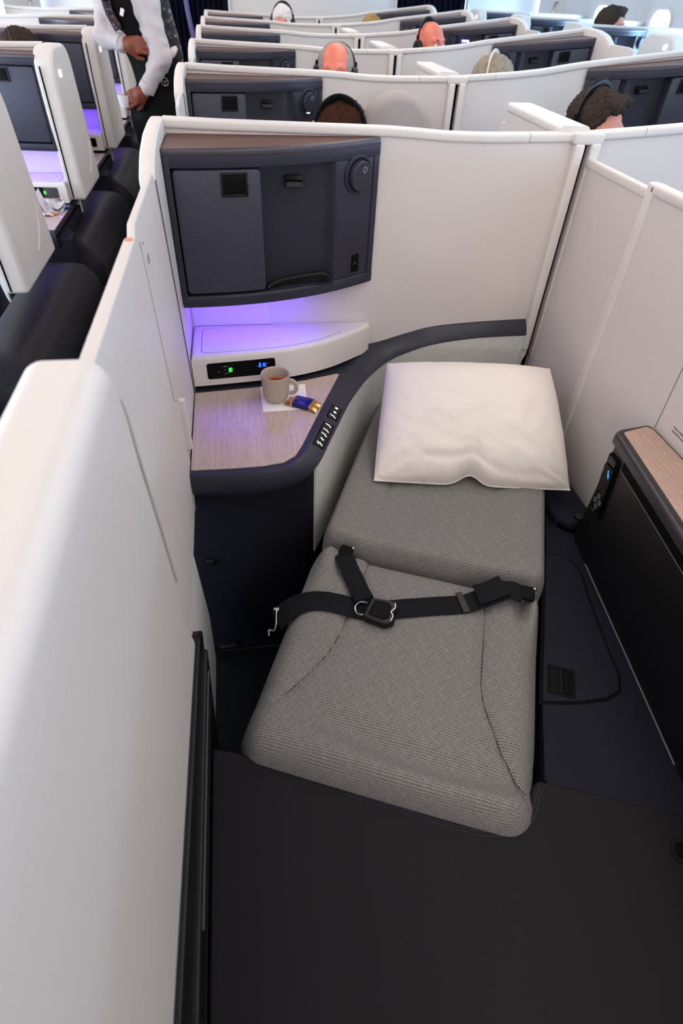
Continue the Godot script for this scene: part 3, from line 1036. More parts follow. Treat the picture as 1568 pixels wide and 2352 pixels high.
func partition(where: String, k: int, label: String, group: String, off: Vector3) -> void:
	var t := thing("suite_partition", label, "partition", Vector3(0.4 if where == "left" else (1.3 if where == "right" else -1.2), 0, -1.54) + off, group)
	var a := off - t.position
	piece(t, "panel", where, "panel", m_panel, M.panel, a)
	piece(t, "top_cap", where, "cap", m_cap, M.white, a)
	piece(t, "top_cap", where, "capend", m_cap_end, M.white, a)
	if where == "left" or where == "right": piece(t, "end_post", where, "post", m_post, M.white, a)
	if where == "left":
		piece(t, "door_slot", where, "dslot", func(): tube(PackedVector3Array([Vector3(-0.1492, 1.238, -1.2265), Vector3(-0.1492, 0.76, -1.3235), Vector3(-0.1492, 0.70, -1.328)]), 0.0009, 6), M.gap, a)
		piece(t, "slot", where, "slot", func(): rbox(Vector3(0.85, 0.66, -1.545), Vector3(0.02, 1.2, 0.02), 0.001, 1), M.gap, a)
		piece(t, "bridge_cap", where, "bridge", func():
			rbox(Vector3(0.85, 1.2655, -1.537), Vector3(0.078, 0.026, 0.05), 0.007, 3), M.white, a)
	if k > 0 and (where == "left" or where == "right"): piece(t, "side_panel", where, "sidepanel", func(): side(PackedVector2Array([Vector2(-1.0, 0.5), Vector2(-1.0, 1.235), Vector2(-1.05, 1.244), Vector2(-1.215, 1.244), Vector2(-1.23, 1.23), Vector2(-1.322, 0.76), Vector2(-1.322, 0.5)]), -0.163, -0.1515, 0.003, 0.003), M.panel, a)
	if where == "left" or where == "right": piece(t, "side_shell", where, "fin", m_fin, M.white, a)

func cabinet(where: String, k: int, label: String, group: String, off: Vector3, detail := true, lamp := 0) -> void:
	var t := thing("storage_cabinet", label, "cabinet", Vector3({"left": 0.08, "right": 1.62}.get(where, -1.0), 0.93, -1.46) + off, group)
	var a := off - t.position
	piece(t, "body", where, "cbody", m_cab_body, M.navy, a)
	piece(t, "top", where, "ctop", m_cab_top, M.taupe, a)
	piece(t, "top_rim", where, "crim", m_cab_rim, M.rimmetal, a)
	var d := piece(t, "door", where, "cdoor", m_cab_door, M.door, a)
	piece(d, "latch_frame", where, "lframe", m_latch_frame, M.black, Vector3.ZERO)
	piece(d, "latch_paddle", where, "lpad", m_latch_paddle, M.matt, Vector3.ZERO)
	piece(t, "niche", where, "niche", m_niche, M.navy, a)
	piece(t, "face_panel", where, "cface", m_cab_face, M.navy, a)
	if detail:
		piece(t, "niche_lip", where, "nlip", m_niche_lip, M.black, a)
		piece(t, "hook", where, "hook", m_hook, M.black, a)
		piece(t, "socket", where, "socket", m_socket, M.gloss, a)
		if k == 0 and where == "left": piece(t, "socket_print", where, "sockm", m_socket_mark, M.mark, a)
	var b := piece(t, "reading_lamp", where, "dial", m_dial, M.navy, a)
	piece(b, "groove", where, "dgroove", m_dial_groove, M.gap, Vector3.ZERO)
	piece(b, "lamp_knob", where, "knob", m_knob, M.navy, Vector3.ZERO)
	piece(b, "ring_mark", where, "dmark", m_dial_mark, M.mark, Vector3.ZERO)
	if lamp > 0:
		column(where)
		with_xf(face_xf(0.279, 1.160, 0.010), func(): rbox(Vector3.ZERO, Vector3(0.016, 0.008, 0.004), 0.002, 2))
		var m := bake()
		column_off()
		part("lit_lens", b, m, M.whiteled)

func niche_and_ledge(where: String, label: String, group: String, off: Vector3, full: bool) -> void:
	var t := thing("shelf_ledge", label, "shelf", Vector3(0.08 if where == "left" else -1.0, 0.734, -1.44) + off, group)
	var a := off - t.position
	piece(t, "body", where, "ledge", m_ledge, M.white, a)
	piece(t, "tray_groove", where, "lgroove", m_ledge_groove, M.greyp, a)
	piece(t, "tray", where, "ltray", m_ledge_tray, M.white, a)
	piece(t, "back_panel", where, "nback", m_niche_back, M.white, a)
	piece(t, "light_strip", where, "lstrip", m_strip, M.purple, a)
	var c := piece(t, "control_panel", where, "ctrl", m_ctrl, M.gloss, a)
	piece(c, "green_light", where, "cgreen", func(): ctrl_bits([[-0.0545, 0.7745, 0.006, 0.012], [-0.0495, 0.7755, 0.0016, 0.011]]), M.greenled, Vector3.ZERO)
	if full:
		piece(c, "blue_light", where, "cblue", func(): ctrl_bits([[0.0235, 0.780, 0.0055, 0.012], [0.0235, 0.7885, 0.0012, 0.004], [0.0345, 0.7845, 0.0085, 0.0016], [0.0345, 0.7755, 0.0085, 0.0016], [0.031, 0.780, 0.0016, 0.010], [0.038, 0.780, 0.0016, 0.010], [0.0345, 0.780, 0.003, 0.006]]), M.blueled, Vector3.ZERO)
		piece(c, "socket_print", where, "cprint", func(): ctrl_bits([[-0.072, 0.785, 0.001, 0.004], [-0.066, 0.7855, 0.003, 0.003], [-0.0615, 0.786, 0.001, 0.004], [-0.066, 0.7765, 0.005, 0.0007], [-0.069, 0.764, 0.001, 0.004], [-0.0635, 0.766, 0.002, 0.004], [-0.058, 0.7645, 0.001, 0.004], [-0.083, 0.771, 0.006, 0.0006], [0.018, 0.778, 0.0015, 0.005], [0.0435, 0.784, 0.0014, 0.0035]]), M.mark, Vector3.ZERO)
		piece(c, "socket_ridge", where, "cridge", func(): ctrl_bits([[0.034, 0.7915, 0.044, 0.0022], [-0.073, 0.7905, 0.036, 0.0012]]), M.matt, Vector3.ZERO)
	# the violet mood light under the cabinet
	column(where)
	var p := p3(Vector3(0.0, 0.921, -1.462))
	column_off()
	area(p + off, Vector3(0, -1, 0.12), Vector2(0.30, 0.05), Color(0.44, 0.28, 1.0), 0.066 if where == "left" else 0.06, "mood_light")

func table_console(where: String, label: String, group: String, off: Vector3) -> Node3D:
	var t := thing("side_console", label, "console", Vector3(0.0 if where == "left" else -0.9, 0, -1.2) + off, group)
	var a := off - t.position
	piece(t, "body", where, "kbody", m_console_body, M.kick, a)
	piece(t, "plinth", where, "kfoot", m_console_foot, M.black, a)
	piece(t, "rim", where, "krim", m_rim, M.navy, a)
	piece(t, "top_frame", where, "kframe", m_top_frame, M.navy, a)
	piece(t, "table_top", where, "kwood", m_wood, M.wood, a)
	piece(t, "lining", where, "klin", m_lining, M.suede, a)
	return t

func suites() -> void:
	for k in 6:
		var off := Vector3(0, 0, -PITCH * k)
		partition("left", k, ["white partition with wavy top behind the pillow, nearest of the left-centre row", "white partition of the left-centre column behind the brown-haired passenger", "white partition of the left-centre column behind the bald passenger with grey sides", "white partition, fourth of the left-centre column counted from the pillow", "white partition, fifth of the left-centre column, before the white-haired passenger", "white partition, farthest of the left-centre column, next to the bulkhead"][k], "partitions of the left-centre column", off)
		cabinet("left", k, ["large navy storage cabinet above the violet-lit shelf and coffee mug", "navy storage cabinet with its lamp lit, behind the brown-haired passenger", "navy storage cabinet left of the bald passenger with grey sides", "navy cabinet, fourth of the left-centre column counted from the pillow", "navy cabinet, fifth of the left-centre column counted from the pillow", "navy cabinet, farthest of the left-centre column, beside the left curtain"][k], "cabinets of the left-centre column", off, k < 3, 1 if k == 1 else 0)
		if k == 0: partition("right", k, "white partition right of the post beside the pillow, cut off by the frame", "partitions of the right-centre column", off)
		else:
			partition("right", k, ["", "white partition of the right-centre column beyond the dark-haired man", "white partition of the right-centre column behind the white headband", "white partition in front of the fully bald passenger, right-centre column", "white partition, fifth of the right-centre column", "white partition, farthest of the right-centre column, near the right curtain"][k], "partitions of the right-centre column", off)
		cabinet("right", k, ["navy cabinet on the nearest right-centre partition, just outside the frame", "navy cabinet beside the dark-haired man at the right edge", "navy cabinet with a bagged headset in its niche, right-centre column", "navy cabinet with a glowing screen reflection, right of the fully bald head", "navy cabinet, fifth of the right-centre column", "navy cabinet, farthest of the right-centre column, near the right curtain"][k], "cabinets of the right-centre column", off, k in [1, 2])
	# thick dividers between the two seats of each pair
	for k in 5:
		pair_divider(k)
	# window suites
	for k in 5:
		var off := Vector3(0, 0, -1.655 - 1.075 * (k - 1))
		pod(-1, k, off)
	for k in 4:
		pod(1, k, Vector3(0, 0.1, -2.30 - 1.08 * k))

func pair_divider(k: int) -> void:
	var z1 := -0.485 - PITCH * k + 0.0      # near end; the nearest one runs on past the camera
	var z0 := -1.215 if k == 0 else -0.835 - PITCH * k
	if k == 0: z1 = 0.9
	else: z1 = -0.468 - PITCH * k
	var t := thing("pair_divider", ["cream divider on the right of the bed, above the wood-topped console", "thick cream divider ending between the brown-haired and dark-haired passengers", "cream divider between the pair of seats in the third row", "cream divider between the pair of seats in the fourth row", "cream divider between the pair of seats in the fifth row"][k], "divider", Vector3(0.85, 0, z0), "dividers between paired seats")
	var xc := 0.866 if k == 0 else 0.818; var ht := 1.229 if k == 0 else 1.236
	var w := 0.016 if k == 0 else 0.066
	var h := 0.0 if k == 0 else 0.040
	var r := 0.03 if k == 0 else 0.06
	var q := PackedVector2Array([Vector2(z1, 0.3), Vector2(z1, ht + h), Vector2(z0, ht + h), Vector2(z0, 0.3)])
	if k > 0: q = round_corners(q, 0.045)
	side(q, xc - w * 0.5, xc + w * 0.5, 0.003, 0.003)
	part("panel", t, bake(), M.panel, -t.position)
	var path := PackedVector3Array([Vector3(xc, ht + h, z1), Vector3(xc, ht + h, z0 + (-0.002 if k == 0 else 0.012))])
	sweep(path, rrect(-w * 0.5 - 0.005, -0.012, w * 0.5 + 0.005, 0.012, 0.008, 4))
	part("top_cap", t, bake(), M.white, -t.position)
	if k == 0:
		# end frame of the sliding panel, and the fixed panel behind it
		rbox(Vector3(0.865, 0.775, -1.222), Vector3(0.024, 0.93, 0.03), 0.006, 3)
		part("end_frame", t, bake(), M.greyp if false else M.white, -t.position)
		side(PackedVector2Array([Vector2(-1.215, 0.3), Vector2(-1.215, 1.209), Vector2(-1.525, 1.209), Vector2(-1.525, 0.3)]), 0.861, 0.872, 0.002, 0.002)
		part("fixed_panel", t, bake(), M.panel, -t.position)
		sweep(PackedVector3Array([Vector3(0.866, 1.216, -1.21), Vector3(0.866, 1.216, -1.525)]), rrect(-0.0085, -0.011, 0.0085, 0.011, 0.005, 3))
		part("fixed_cap", t, bake(), M.white, -t.position)
		# joint of the lower cover
		tube(PackedVector3Array([Vector3(0.8578, 0.838, -0.915), Vector3(0.8578, 1.19, -0.925)]), 0.0012, 6)
		part("joint", t, bake(), M.greyp, -t.position)
		for i in 2:
			var tm := TextMesh.new()
			tm.text = ["Privacy divider must be", "latched for taxi, takeoff and landing"][i]
			var sf := SystemFont.new(); sf.font_names = PackedStringArray(["Droid Sans"])
			tm.font = sf; tm.font_size = 16; tm.pixel_size = 0.00036; tm.depth = 0.0004
			tm.horizontal_alignment = HORIZONTAL_ALIGNMENT_LEFT; tm.vertical_alignment = VERTICAL_ALIGNMENT_TOP
			var o := MeshInstance3D.new(); o.name = "printed_notice"; o.mesh = tm; o.material_override = M.matt
			o.transform = Transform3D(Basis(Vector3(0, 0, 1), Vector3.UP, Vector3(-1, 0, 0)), Vector3(0.8578, 0.875 - 0.0085 * i, -0.868) - t.position)
			t.add_child(o, true)
	else:
		# clear edge of the panel that slides out of it
		side(round_corners(PackedVector2Array([Vector2(z0 + 0.01, 0.7), Vector2(z0 + 0.01, 1.235), Vector2(z0 - 0.055, 1.235), Vector2(z0 - 0.06, 0.7)]), 0.02), xc - 0.022, xc - 0.008, 0.003, 0.003)
		part("sliding_edge", t, bake(), M.panel, -t.position)

# white shell with the rounded shoulders at the aisle end of a window suite
func m_shell(x0: float, x1: float) -> void:
	var q := PackedVector2Array([Vector2(-1.385, 0.735), Vector2(-1.355, 1.285), Vector2(-1.70, 1.282), Vector2(-1.80, 0.735)])
	var p := PackedVector2Array()
	var big := round_corners(q, 0.10, 8); var small := round_corners(q, 0.015, 8)
	for i in big.size(): p.append(small[i] if i < 9 or i >= 27 else big[i])
	side(p, x0, x1, 0.014, 0.010, 4)

func pod(sd: int, k: int, off: Vector3) -> void:
	var L := sd < 0
	var row: String = ["first", "second", "third", "fourth", "fifth"][k]
	var word := ("left window column, %s from the camera" if L else "right window column, %s in view") % row
	var t := thing("suite_shell", [["white aisle shell cut off by the left edge of the picture", "white aisle shell beside the water glass, left window column", "beige-white aisle shell in front of the attendant's arm", "white aisle shell half hidden behind the attendant", "white aisle shell beyond the attendant"], ["wide cream aisle shell with a lit badge at the right edge", "cream aisle shell left of the bagged headset, right window column", "cream aisle shell, third in the right window column", "cream aisle shell farthest away in the right window column"]][0 if L else 1][k], "partition", Vector3(-0.72 if L else 2.42, 0.735 if L else 0.3, -1.6) + off, "aisle shells of the left window column" if L else "aisle shells of the right window column")
	var a := off - t.position
	var xi := -0.76; var xo := -0.695
	if L: part("shell", t, made("shellL", func(): m_shell(-0.765, -0.692)), M.white, a)
	else:
		setxf(Transform3D(Basis(Vector3(-1, 0, 0), Vector3.UP, Vector3(0, 0, 1)), Vector3(2 * XMID, 0, 0)))
		var m := made("shellR", func(): m_shell(-0.765, -0.692))
		setxf(Transform3D.IDENTITY)
		part("shell", t, m, M.white, a)
	var bx := -0.725 if L else 2.425
	part("seat_badge", t, made("badge%d" % sd, func(): rbox(Vector3(-0.689, 1.196, -1.44), Vector3(0.010, 0.026, 0.022), 0.003, 2) if L else rbox(Vector3(2.386, 1.226, -1.44), Vector3(0.012, 0.024, 0.022), 0.003, 2)), M.whiteled, a)
	if L:
		part("door_slot", t, made("slotL", func(): tube(PackedVector3Array([Vector3(-0.745, 1.225, -1.3565), Vector3(-0.745, 0.745, -1.3835)]), 0.003, 6)), M.gap, a)
		part("crease", t, made("creaseL", func(): tube(smooth3(PackedVector3Array([Vector3(-0.6915, 1.02, -1.70), Vector3(-0.6915, 0.92, -1.705), Vector3(-0.6915, 0.85, -1.67), Vector3(-0.6915, 0.80, -1.60)]), 5), 0.0022, 6)), M.white, a)
	# the rest of the suite behind it
	if L and k >= 1:
		var o2 := off + Vector3(0, 0, 0)
		partition("lpod", k, "white partition behind the shell, " + word, "partitions of the left window column", o2)
		cabinet("lpod", k, "navy storage cabinet, " + word, "cabinets of the left window column", o2, k < 3)
		if k < 4:
			niche_and_ledge("lpod", "violet-lit white shelf, " + word, "shelves of the left window column", o2, false)
			table_console("lpod", "pale wood side console, " + word, "consoles of the left window column", o2)
		else: pass
	if L:
		# dark padded side of the suite that bulges into the aisle
		var q := round_corners(PackedVector2Array([Vector2(-0.84, -1.04), Vector2(-0.632, -1.04), Vector2(-0.604, -1.12), Vector2(-0.604, -1.5), Vector2(-0.62, -2.05), Vector2(-0.84, -2.05)]), 0.06, 6)
		var b := thing("aisle_bolster", ["dark padded aisle side at the lower left corner by the near shell", "dark padded aisle side below the water glass table", "dark padded aisle side below the second wood table", "dark padded aisle side beside the attendant's hand", "dark padded aisle side beyond the attendant"][k], "panel", Vector3(-0.68, 0.02, -1.0) + off, "padded aisle sides of the left window column")
		part("pad", b, made("padL", func(): cushion(-0.90, -0.606, -2.05, -1.04, 0.06, 0.145, func(x, z): return 0.645, 0.47, 30, 40)), M.pad, off - b.position)
		part("kick_trim", b, made("kickL", func():
			var p := PackedVector3Array()
			for v in q.slice(6, 24): p.append(Vector3(v.x, 0.463, v.y))
			tube(p, 0.006, 6)), M.black, off - b.position)
		part("lower_side", b, made("lowL", func(): slab(inset_cw(q, 0.04), 0.02, 0.47)), M.kick, off - b.position)
	elif not L:
		cabinet("rpod_", k, "navy storage cabinet, " + word, "cabinets of the right window column", off + Vector3(2.62, 0, 0), false)
		var z := -1.55
		var p := thing("suite_partition", "white partition behind the cabinet, " + word, "partition", Vector3(3.0, 0.3, z) + off, "partitions of the right window column")
		part("panel", p, made("rppanel", func(): rbox(Vector3(3.0, 0.75, z), Vector3(1.12, 1.0, 0.025), 0.004, 2)), M.panel, off - p.position)
		part("top_cap", p, made("rpcap", func(): rbox(Vector3(3.0, 1.262, z), Vector3(1.14, 0.026, 0.04), 0.009, 4)), M.white, off - p.position)

# ---------------------------------------------------------------- the near aisle wall
func aisle_wall() -> void:
	var t := thing("aisle_door", "white sliding aisle door and fixed panel left of the bed", "door", Vector3(-0.157, 0.02, -0.95))
	var q := PackedVector2Array([Vector2(-0.52, 0.612), Vector2(-0.52, 1.240), Vector2(-0.893, 1.240), Vector2(-0.930, 1.21), Vector2(-0.974, 0.92), Vector2(-1.035, 0.885), Vector2(-1.042, 0.76), Vector2(-1.05, 0.70), Vector2(-0.99, 0.625), Vector2(-0.86, 0.615)])
	side(q, -0.166, -0.150, 0.002, 0.002)
	part("door_panel", t, bake(), M.panel, -t.position)
	q = PackedVector2Array([Vector2(-0.895, 1.235), Vector2(-0.925, 1.252), Vector2(-1.215, 1.252), Vector2(-1.23, 1.235), Vector2(-1.322, 0.76), Vector2(-1.322, 0.64), Vector2(-0.90, 0.64), Vector2(-0.89, 1.0)])
	side(q, -0.163, -0.1515, 0.003, 0.003)
	part("fixed_panel", t, bake(), M.panel, -t.position)
	q = PackedVector2Array([Vector2(-1.032, 0.762), Vector2(-1.032, 0.887), Vector2(-1.046, 0.887), Vector2(-1.048, 0.762)])
	side(round_corners(q, 0.005), -0.151, -0.138, 0.003)
	part("door_pull", t, bake(), M.white, -t.position)
	tube(PackedVector3Array([Vector3(-0.1497, 1.225, -0.926), Vector3(-0.1497, 0.92, -0.976), Vector3(-0.1497, 0.885, -1.034)]), 0.0007, 6)
	tube(PackedVector3Array([Vector3(-0.1497, 0.76, -1.044), Vector3(-0.1497, 0.70, -1.05), Vector3(-0.1497, 0.625, -0.99)]), 0.0007, 6)
	part("door_joint", t, bake(), M.groove, -t.position)
	rbox(Vector3(-0.158, 1.2405, -0.888), Vector3(0.010, 0.003, 0.010), 0.001, 1)
	part("catch", t, bake(), std(Color(0.85, 0.55, 0.47), 0.5), -t.position)
	for s in [[1.213, -0.958, 0.006], [1.186, -0.985, 0.012], [1.181, -0.985, 0.012], [1.176, -0.985, 0.012]]:
		rbox(Vector3(-0.1497, s[0], s[1]), Vector3(0.0008, 0.0022, s[2]), 0.0002, 1)
	part("printed_notice", t, bake(), M.greyp, -t.position)
	q = PackedVector2Array([Vector2(-0.885, 0.63), Vector2(-0.95, 0.28), Vector2(-0.92, 0.12), Vector2(-0.63, 0.12), Vector2(-0.60, 0.20), Vector2(-0.60, 0.63)])
	side(q, -0.166, -0.156, 0.002)
	part("lower_panel", t, bake(), M.lowgrey, -t.position)
	# thick shell next to the camera
	var s := thing("suite_shell", "large white rounded shell filling the lower left, out of focus", "partition", Vector3(-0.18, 0.02, 0.0))
	q = PackedVector2Array([Vector2(0.9, 0.02), Vector2(0.9, 1.245), Vector2(-0.535, 1.245), Vector2(-0.556, 1.225), Vector2(-0.575, 1.17), Vector2(-0.585, 1.05), Vector2(-0.612, 0.83), Vector2(-0.606, 0.785), Vector2(-0.625, 0.66), Vector2(-0.66, 0.615), Vector2(-0.66, 0.02)])
	side(round_corners(q, 0.012, 4), -0.217, -0.1385, 0.026, 0.02, 6)
	part("shell", s, bake(), M.white, -s.position)
	q = PackedVector2Array([Vector2(-0.60, 0.84), Vector2(-0.618, 0.795), Vector2(-0.635, 0.66), Vector2(-0.682, 0.61), Vector2(-0.69, 0.585), Vector2(-0.64, 0.585), Vector2(-0.60, 0.65)])
	side(round_corners(q, 0.006), -0.160, -0.146, 0.003)
	part("corner_lip", s, bake(), M.white, -s.position)
	tube(smooth3(PackedVector3Array([Vector3(-0.146, 1.200, -0.545), Vector3(-0.1405, 1.17, -0.560), Vector3(-0.138, 1.09, -0.563), Vector3(-0.138, 0.96, -0.583), Vector3(-0.138, 0.83, -0.60)]), 5), 0.0018, 6)
	part("crease", s, bake(), M.groove, -s.position)
	# dark ledge that holds the folded tray, below the shell
	var d := thing("tray_pocket", "black ribbed pocket along the shell beside the leather bench", "pocket", Vector3(-0.13, 0.3, -0.2))
	q = PackedVector2Array([Vector2(0.9, 0.30), Vector2(0.9, 0.672), Vector2(-0.1, 0.668), Vector2(-0.645, 0.620), Vector2(-0.675, 0.60), Vector2(-0.62, 0.50), Vector2(-0.585, 0.40), Vector2(-0.55, 0.30)])
	side(round_corners(q, 0.008), -0.152, -0.129, 0.004)
	part("outer_rail", d, bake(), M.black, -d.position)
	q = PackedVector2Array([Vector2(0.9, 0.28), Vector2(0.9, 0.585), Vector2(-0.645, 0.585), Vector2(-0.60, 0.50), Vector2(-0.55, 0.36), Vector2(-0.53, 0.28)])
	side(round_corners(q, 0.01), -0.131, -0.1205, 0.004)
	part("body", d, bake(), M.black, -d.position)
	for i in 2:
		tube(PackedVector3Array([Vector3(-0.1205 + 0.001 * i, 0.572 - 0.03 * i, -0.60 + 0.03 * i), Vector3(-0.1205 + 0.001 * i, 0.572 - 0.03 * i, [-0.2, 0.6][i])]), 0.003, 8)
		part("rib", d, bake(), M.navy if i == 0 else M.matt, -d.position)

# ---------------------------------------------------------------- bed, deck, bench and the right-hand console
const SO := Vector3(0.30, 0.0, -0.75)
const SYAW := -0.411898

func seat_xf() -> Transform3D:
	return Transform3D(Basis(Vector3.UP, SYAW), SO)

func seam_l(z: float) -> float:
	if z < 0.12: return lerpf(-0.097, -0.112, (z + 0.08) / 0.2)
	return -0.112 - 0.088 * pow(clampf((z - 0.12) / 0.21, 0, 1.3), 1.9)

func seam_r(z: float) -> float:
	if z < 0.18: return lerpf(0.162, 0.172, (z + 0.08) / 0.26)
	return 0.172 + 0.09 * pow(clampf((z - 0.18) / 0.18, 0, 1.4), 1.6)

func h_low(x: float, z: float) -> float:
	var y := 0.556
	y += 0.010 * (1.0 - pow((x - 0.03) / 0.27, 2.0))
	var sl := x - seam_l(z); var sr := x - seam_r(z)
	if z < 0.34: y -= 0.006 * exp(-pow(sl / 0.006, 2.0)) * smoothstep(0.36, 0.28, z)
	y -= 0.006 * exp(-pow(sr / 0.006, 2.0))
	if sl < 0: y += 0.010 * clampf(-sl / 0.05, 0, 1) * smoothstep(0.34, 0.1, z)
	if sr > 0: y += 0.010 * clampf(sr / 0.05, 0, 1) * smoothstep(0.38, 0.2, z)
	# slack cloth over the front edge
	var w := 0.335 + 0.018 * sin(x * 9.0 + 0.6)
	y -= 0.017 * exp(-pow((z - w) / 0.026, 2.0)) * smoothstep(-0.2, 0.0, x)
	y -= 0.009 * exp(-pow((z - w + 0.055 - 0.05 * x) / 0.018, 2.0)) * smoothstep(0.0, 0.2, x)
	y += 0.006 * exp(-pow((z - w - 0.038) / 0.02, 2.0))
	y -= 0.005 * exp(-pow((z - 0.30 - 0.1 * (x + 0.2)) / 0.02, 2.0)) * smoothstep(-0.05, -0.18, x)
	# humped corners and the slit for the strap at the back
	y += 0.034 * exp(-pow((x + 0.192) / 0.030, 2.0)) * smoothstep(0.05, -0.05, z)
	y += 0.012 * exp(-pow((x + 0.118) / 0.026, 2.0)) * smoothstep(0.0, -0.06, z)
	y -= 0.02 * exp(-pow((x + 0.155) / 0.012, 2.0)) * smoothstep(0.03, -0.05, z)
	y += 0.036 * exp(-pow((x - 0.268) / 0.018, 2.0)) * smoothstep(0.09, -0.03, z)
	y -= 0.02 * exp(-pow((x - 0.238) / 0.012, 2.0)) * smoothstep(0.05, -0.02, z)
	return y

func h_up(x: float, z: float) -> float:
	var y := 0.582
	y += 0.008 * (1.0 - pow((x - 0.03) / 0.27, 2.0))
	var sl := x + 0.105 + 0.02 * (z + 0.2); var sr := x - 0.163
	y -= 0.004 * exp(-pow(sl / 0.006, 2.0)) + 0.003 * exp(-pow(sr / 0.006, 2.0))
	if sl < 0: y += 0.014 * clampf(-sl / 0.07, 0, 1)
	if sr > 0: y += 0.010 * clampf(sr / 0.06, 0, 1)
	return y

func belt(pts: Array, w: float, lift: float) -> void:   # webbing laid over the cushion: [x, z, extra height, roll]
	var path := PackedVector3Array()
	for p in pts: path.append(Vector3(p[0], p[2], p[1]))
	path = smooth3(path, 5)
	for i in path.size(): path[i].y += lift
	sweep(path, rrect(-w * 0.5, -0.0011, w * 0.5, 0.0011, 0.0009, 2))

func bed() -> void:
	var t := thing("flat_bed_seat", "grey woven seat laid flat as a bed, cushions with side bolsters", "seat", SO, "", SYAW)
	cushion(-0.236, 0.289, -0.082, 0.430, 0.055, 0.05, h_low, 0.44, 96, 96)
	part("seat_cushion", t, bake(50), M.fabric)
	cushion(-0.226, 0.292, -0.70, -0.080, 0.04, 0.024, h_up, 0.49, 64, 72)
	part("back_cushion", t, bake(50), M.fabric)
	cushion(-0.18, 0.24, -0.69, -0.48, 0.05, 0.06, func(x, z): return 0.585 + 0.08 * clampf((-0.50 - z) / 0.17, 0, 1), 0.5, 24, 24)
	part("headrest", t, bake(50), M.fabric)
	for s in [[seam_l, -0.06, 0.30], [seam_r, -0.03, 0.36]]:
		var p := PackedVector3Array()
		for i in 21:
			var z := lerpf(s[1], s[2], i / 20.0)
			var x: float = s[0].call(z)
			p.append(Vector3(x, h_low(x, z) + 0.0012, z))
		tube(p, 0.0011, 5)
		part("seam", t, bake(), M.seam)
	for s in [-0.105, 0.163]:
		var p := PackedVector3Array()
		for i in 16:
			var z := lerpf(-0.46, -0.105, i / 15.0)
			var x: float = s - (0.02 * (z + 0.2) if s < 0 else 0.0)
			p.append(Vector3(x, h_up(x, z) + 0.0004, z))
		tube(p, 0.001, 5)
		part("seam", t, bake(), M.seam)
	rbox(Vector3(0.03, 0.30, -0.16), Vector3(0.44, 0.26, 0.9), 0.02, 3)
	part("base", t, bake(), M.black)
	# belt
	var b := thing("seat_belt", "black webbing seat belt buckled across the grey seat cushion", "seat belt", SO + Vector3(0, 0.55, 0), "", SYAW)
	var dn := Vector3(0, -0.55, 0)
	var hh := func(x: float, z: float) -> float: return h_low(x, z)
	belt([[0.238, -0.036, 0.590], [0.205, -0.040, 0.592], [0.16, -0.014, 0.582], [0.12, 0.006, hh.call(0.12, 0.006) + 0.004], [0.06, 0.030, hh.call(0.06, 0.03) + 0.003], [0.0, 0.055, hh.call(0.0, 0.055) + 0.004], [-0.04, 0.073, hh.call(-0.04, 0.073) + 0.006]], 0.048, 0.0)
	part("strap", b, bake(), M.webbing, dn)
	belt([[-0.05, 0.078, hh.call(-0.05, 0.078) + 0.003], [-0.09, 0.083, hh.call(-0.09, 0.083) + 0.004], [-0.14, 0.085, hh.call(-0.14, 0.085) + 0.005], [-0.185, 0.094, hh.call(-0.185, 0.094) + 0.005], [-0.225, 0.115, 0.565], [-0.252, 0.138, 0.535]], 0.050, 0.0)
	part("strap", b, bake(), M.webbing, dn)
	belt([[-0.158, -0.050, 0.575], [-0.150, -0.028, 0.590], [-0.122, 0.010, hh.call(-0.122, 0.01) + 0.012], [-0.098, 0.043, hh.call(-0.098, 0.043) + 0.012], [-0.082, 0.066, hh.call(-0.08, 0.066) + 0.012]], 0.042, 0.0)
	part("buckle_strap", b, bake(), M.webbing, dn)
	belt([[-0.125, 0.006, hh.call(-0.125, 0.006) + 0.0155], [-0.10, 0.040, hh.call(-0.1, 0.04) + 0.0155], [-0.084, 0.063, hh.call(-0.084, 0.063) + 0.0155]], 0.042, 0.0)
	part("strap_fold", b, bake(), M.webbing, dn)
	belt([[0.140, -0.012, 0.586], [0.165, -0.024, 0.592], [0.195, -0.046, 0.600]], 0.050, 0.0)
	part("strap_end", b, bake(), M.webbing, dn)
	belt([[0.110, 0.008, hh.call(0.116, 0.006) + 0.0075], [0.122, 0.002, hh.call(0.122, 0.002) + 0.0085]], 0.053, 0.0)
	part("keeper", b, bake(), M.brown, dn)
	var yb := h_low(-0.045, 0.085) + 0.014
	var bb := Basis(Vector3.UP, -0.02)
	setxf(Transform3D(bb * Basis(Vector3(1, 0, 0), -PI / 2), Vector3(-0.044, yb - 0.008, 0.086)).scaled_local(Vector3.ONE * 1.2))
	prism(round_corners(PackedVector2Array([Vector2(-0.028, -0.022), Vector2(0.012, -0.027), Vector2(0.028, -0.016), Vector2(0.024, 0.0), Vector2(0.028, 0.016), Vector2(0.016, 0.026), Vector2(-0.022, 0.022)]), 0.006), 0.0, 0.014, 0.004)
	part("buckle", b, bake(), M.black, dn)
	prism(round_corners(PackedVector2Array([Vector2(-0.020, -0.017), Vector2(0.010, -0.020), Vector2(0.018, -0.010), Vector2(0.014, 0.0), Vector2(0.018, 0.011), Vector2(0.008, 0.019), Vector2(-0.016, 0.017)]), 0.005), 0.012, 0.0165, 0.003)
	part("buckle_flap", b, bake(), M.matt, dn)
	tube(smooth3(PackedVector3Array([Vector3(0.020, -0.019, 0.0145), Vector3(0.022, -0.008, 0.015), Vector3(0.0175, 0.0, 0.015), Vector3(0.022, 0.010, 0.015), Vector3(0.020, 0.020, 0.0145)]), 4), 0.0009, 6, Vector3(0, 0, 1))
	part("buckle_edge", b, bake(), M.chrome, dn)
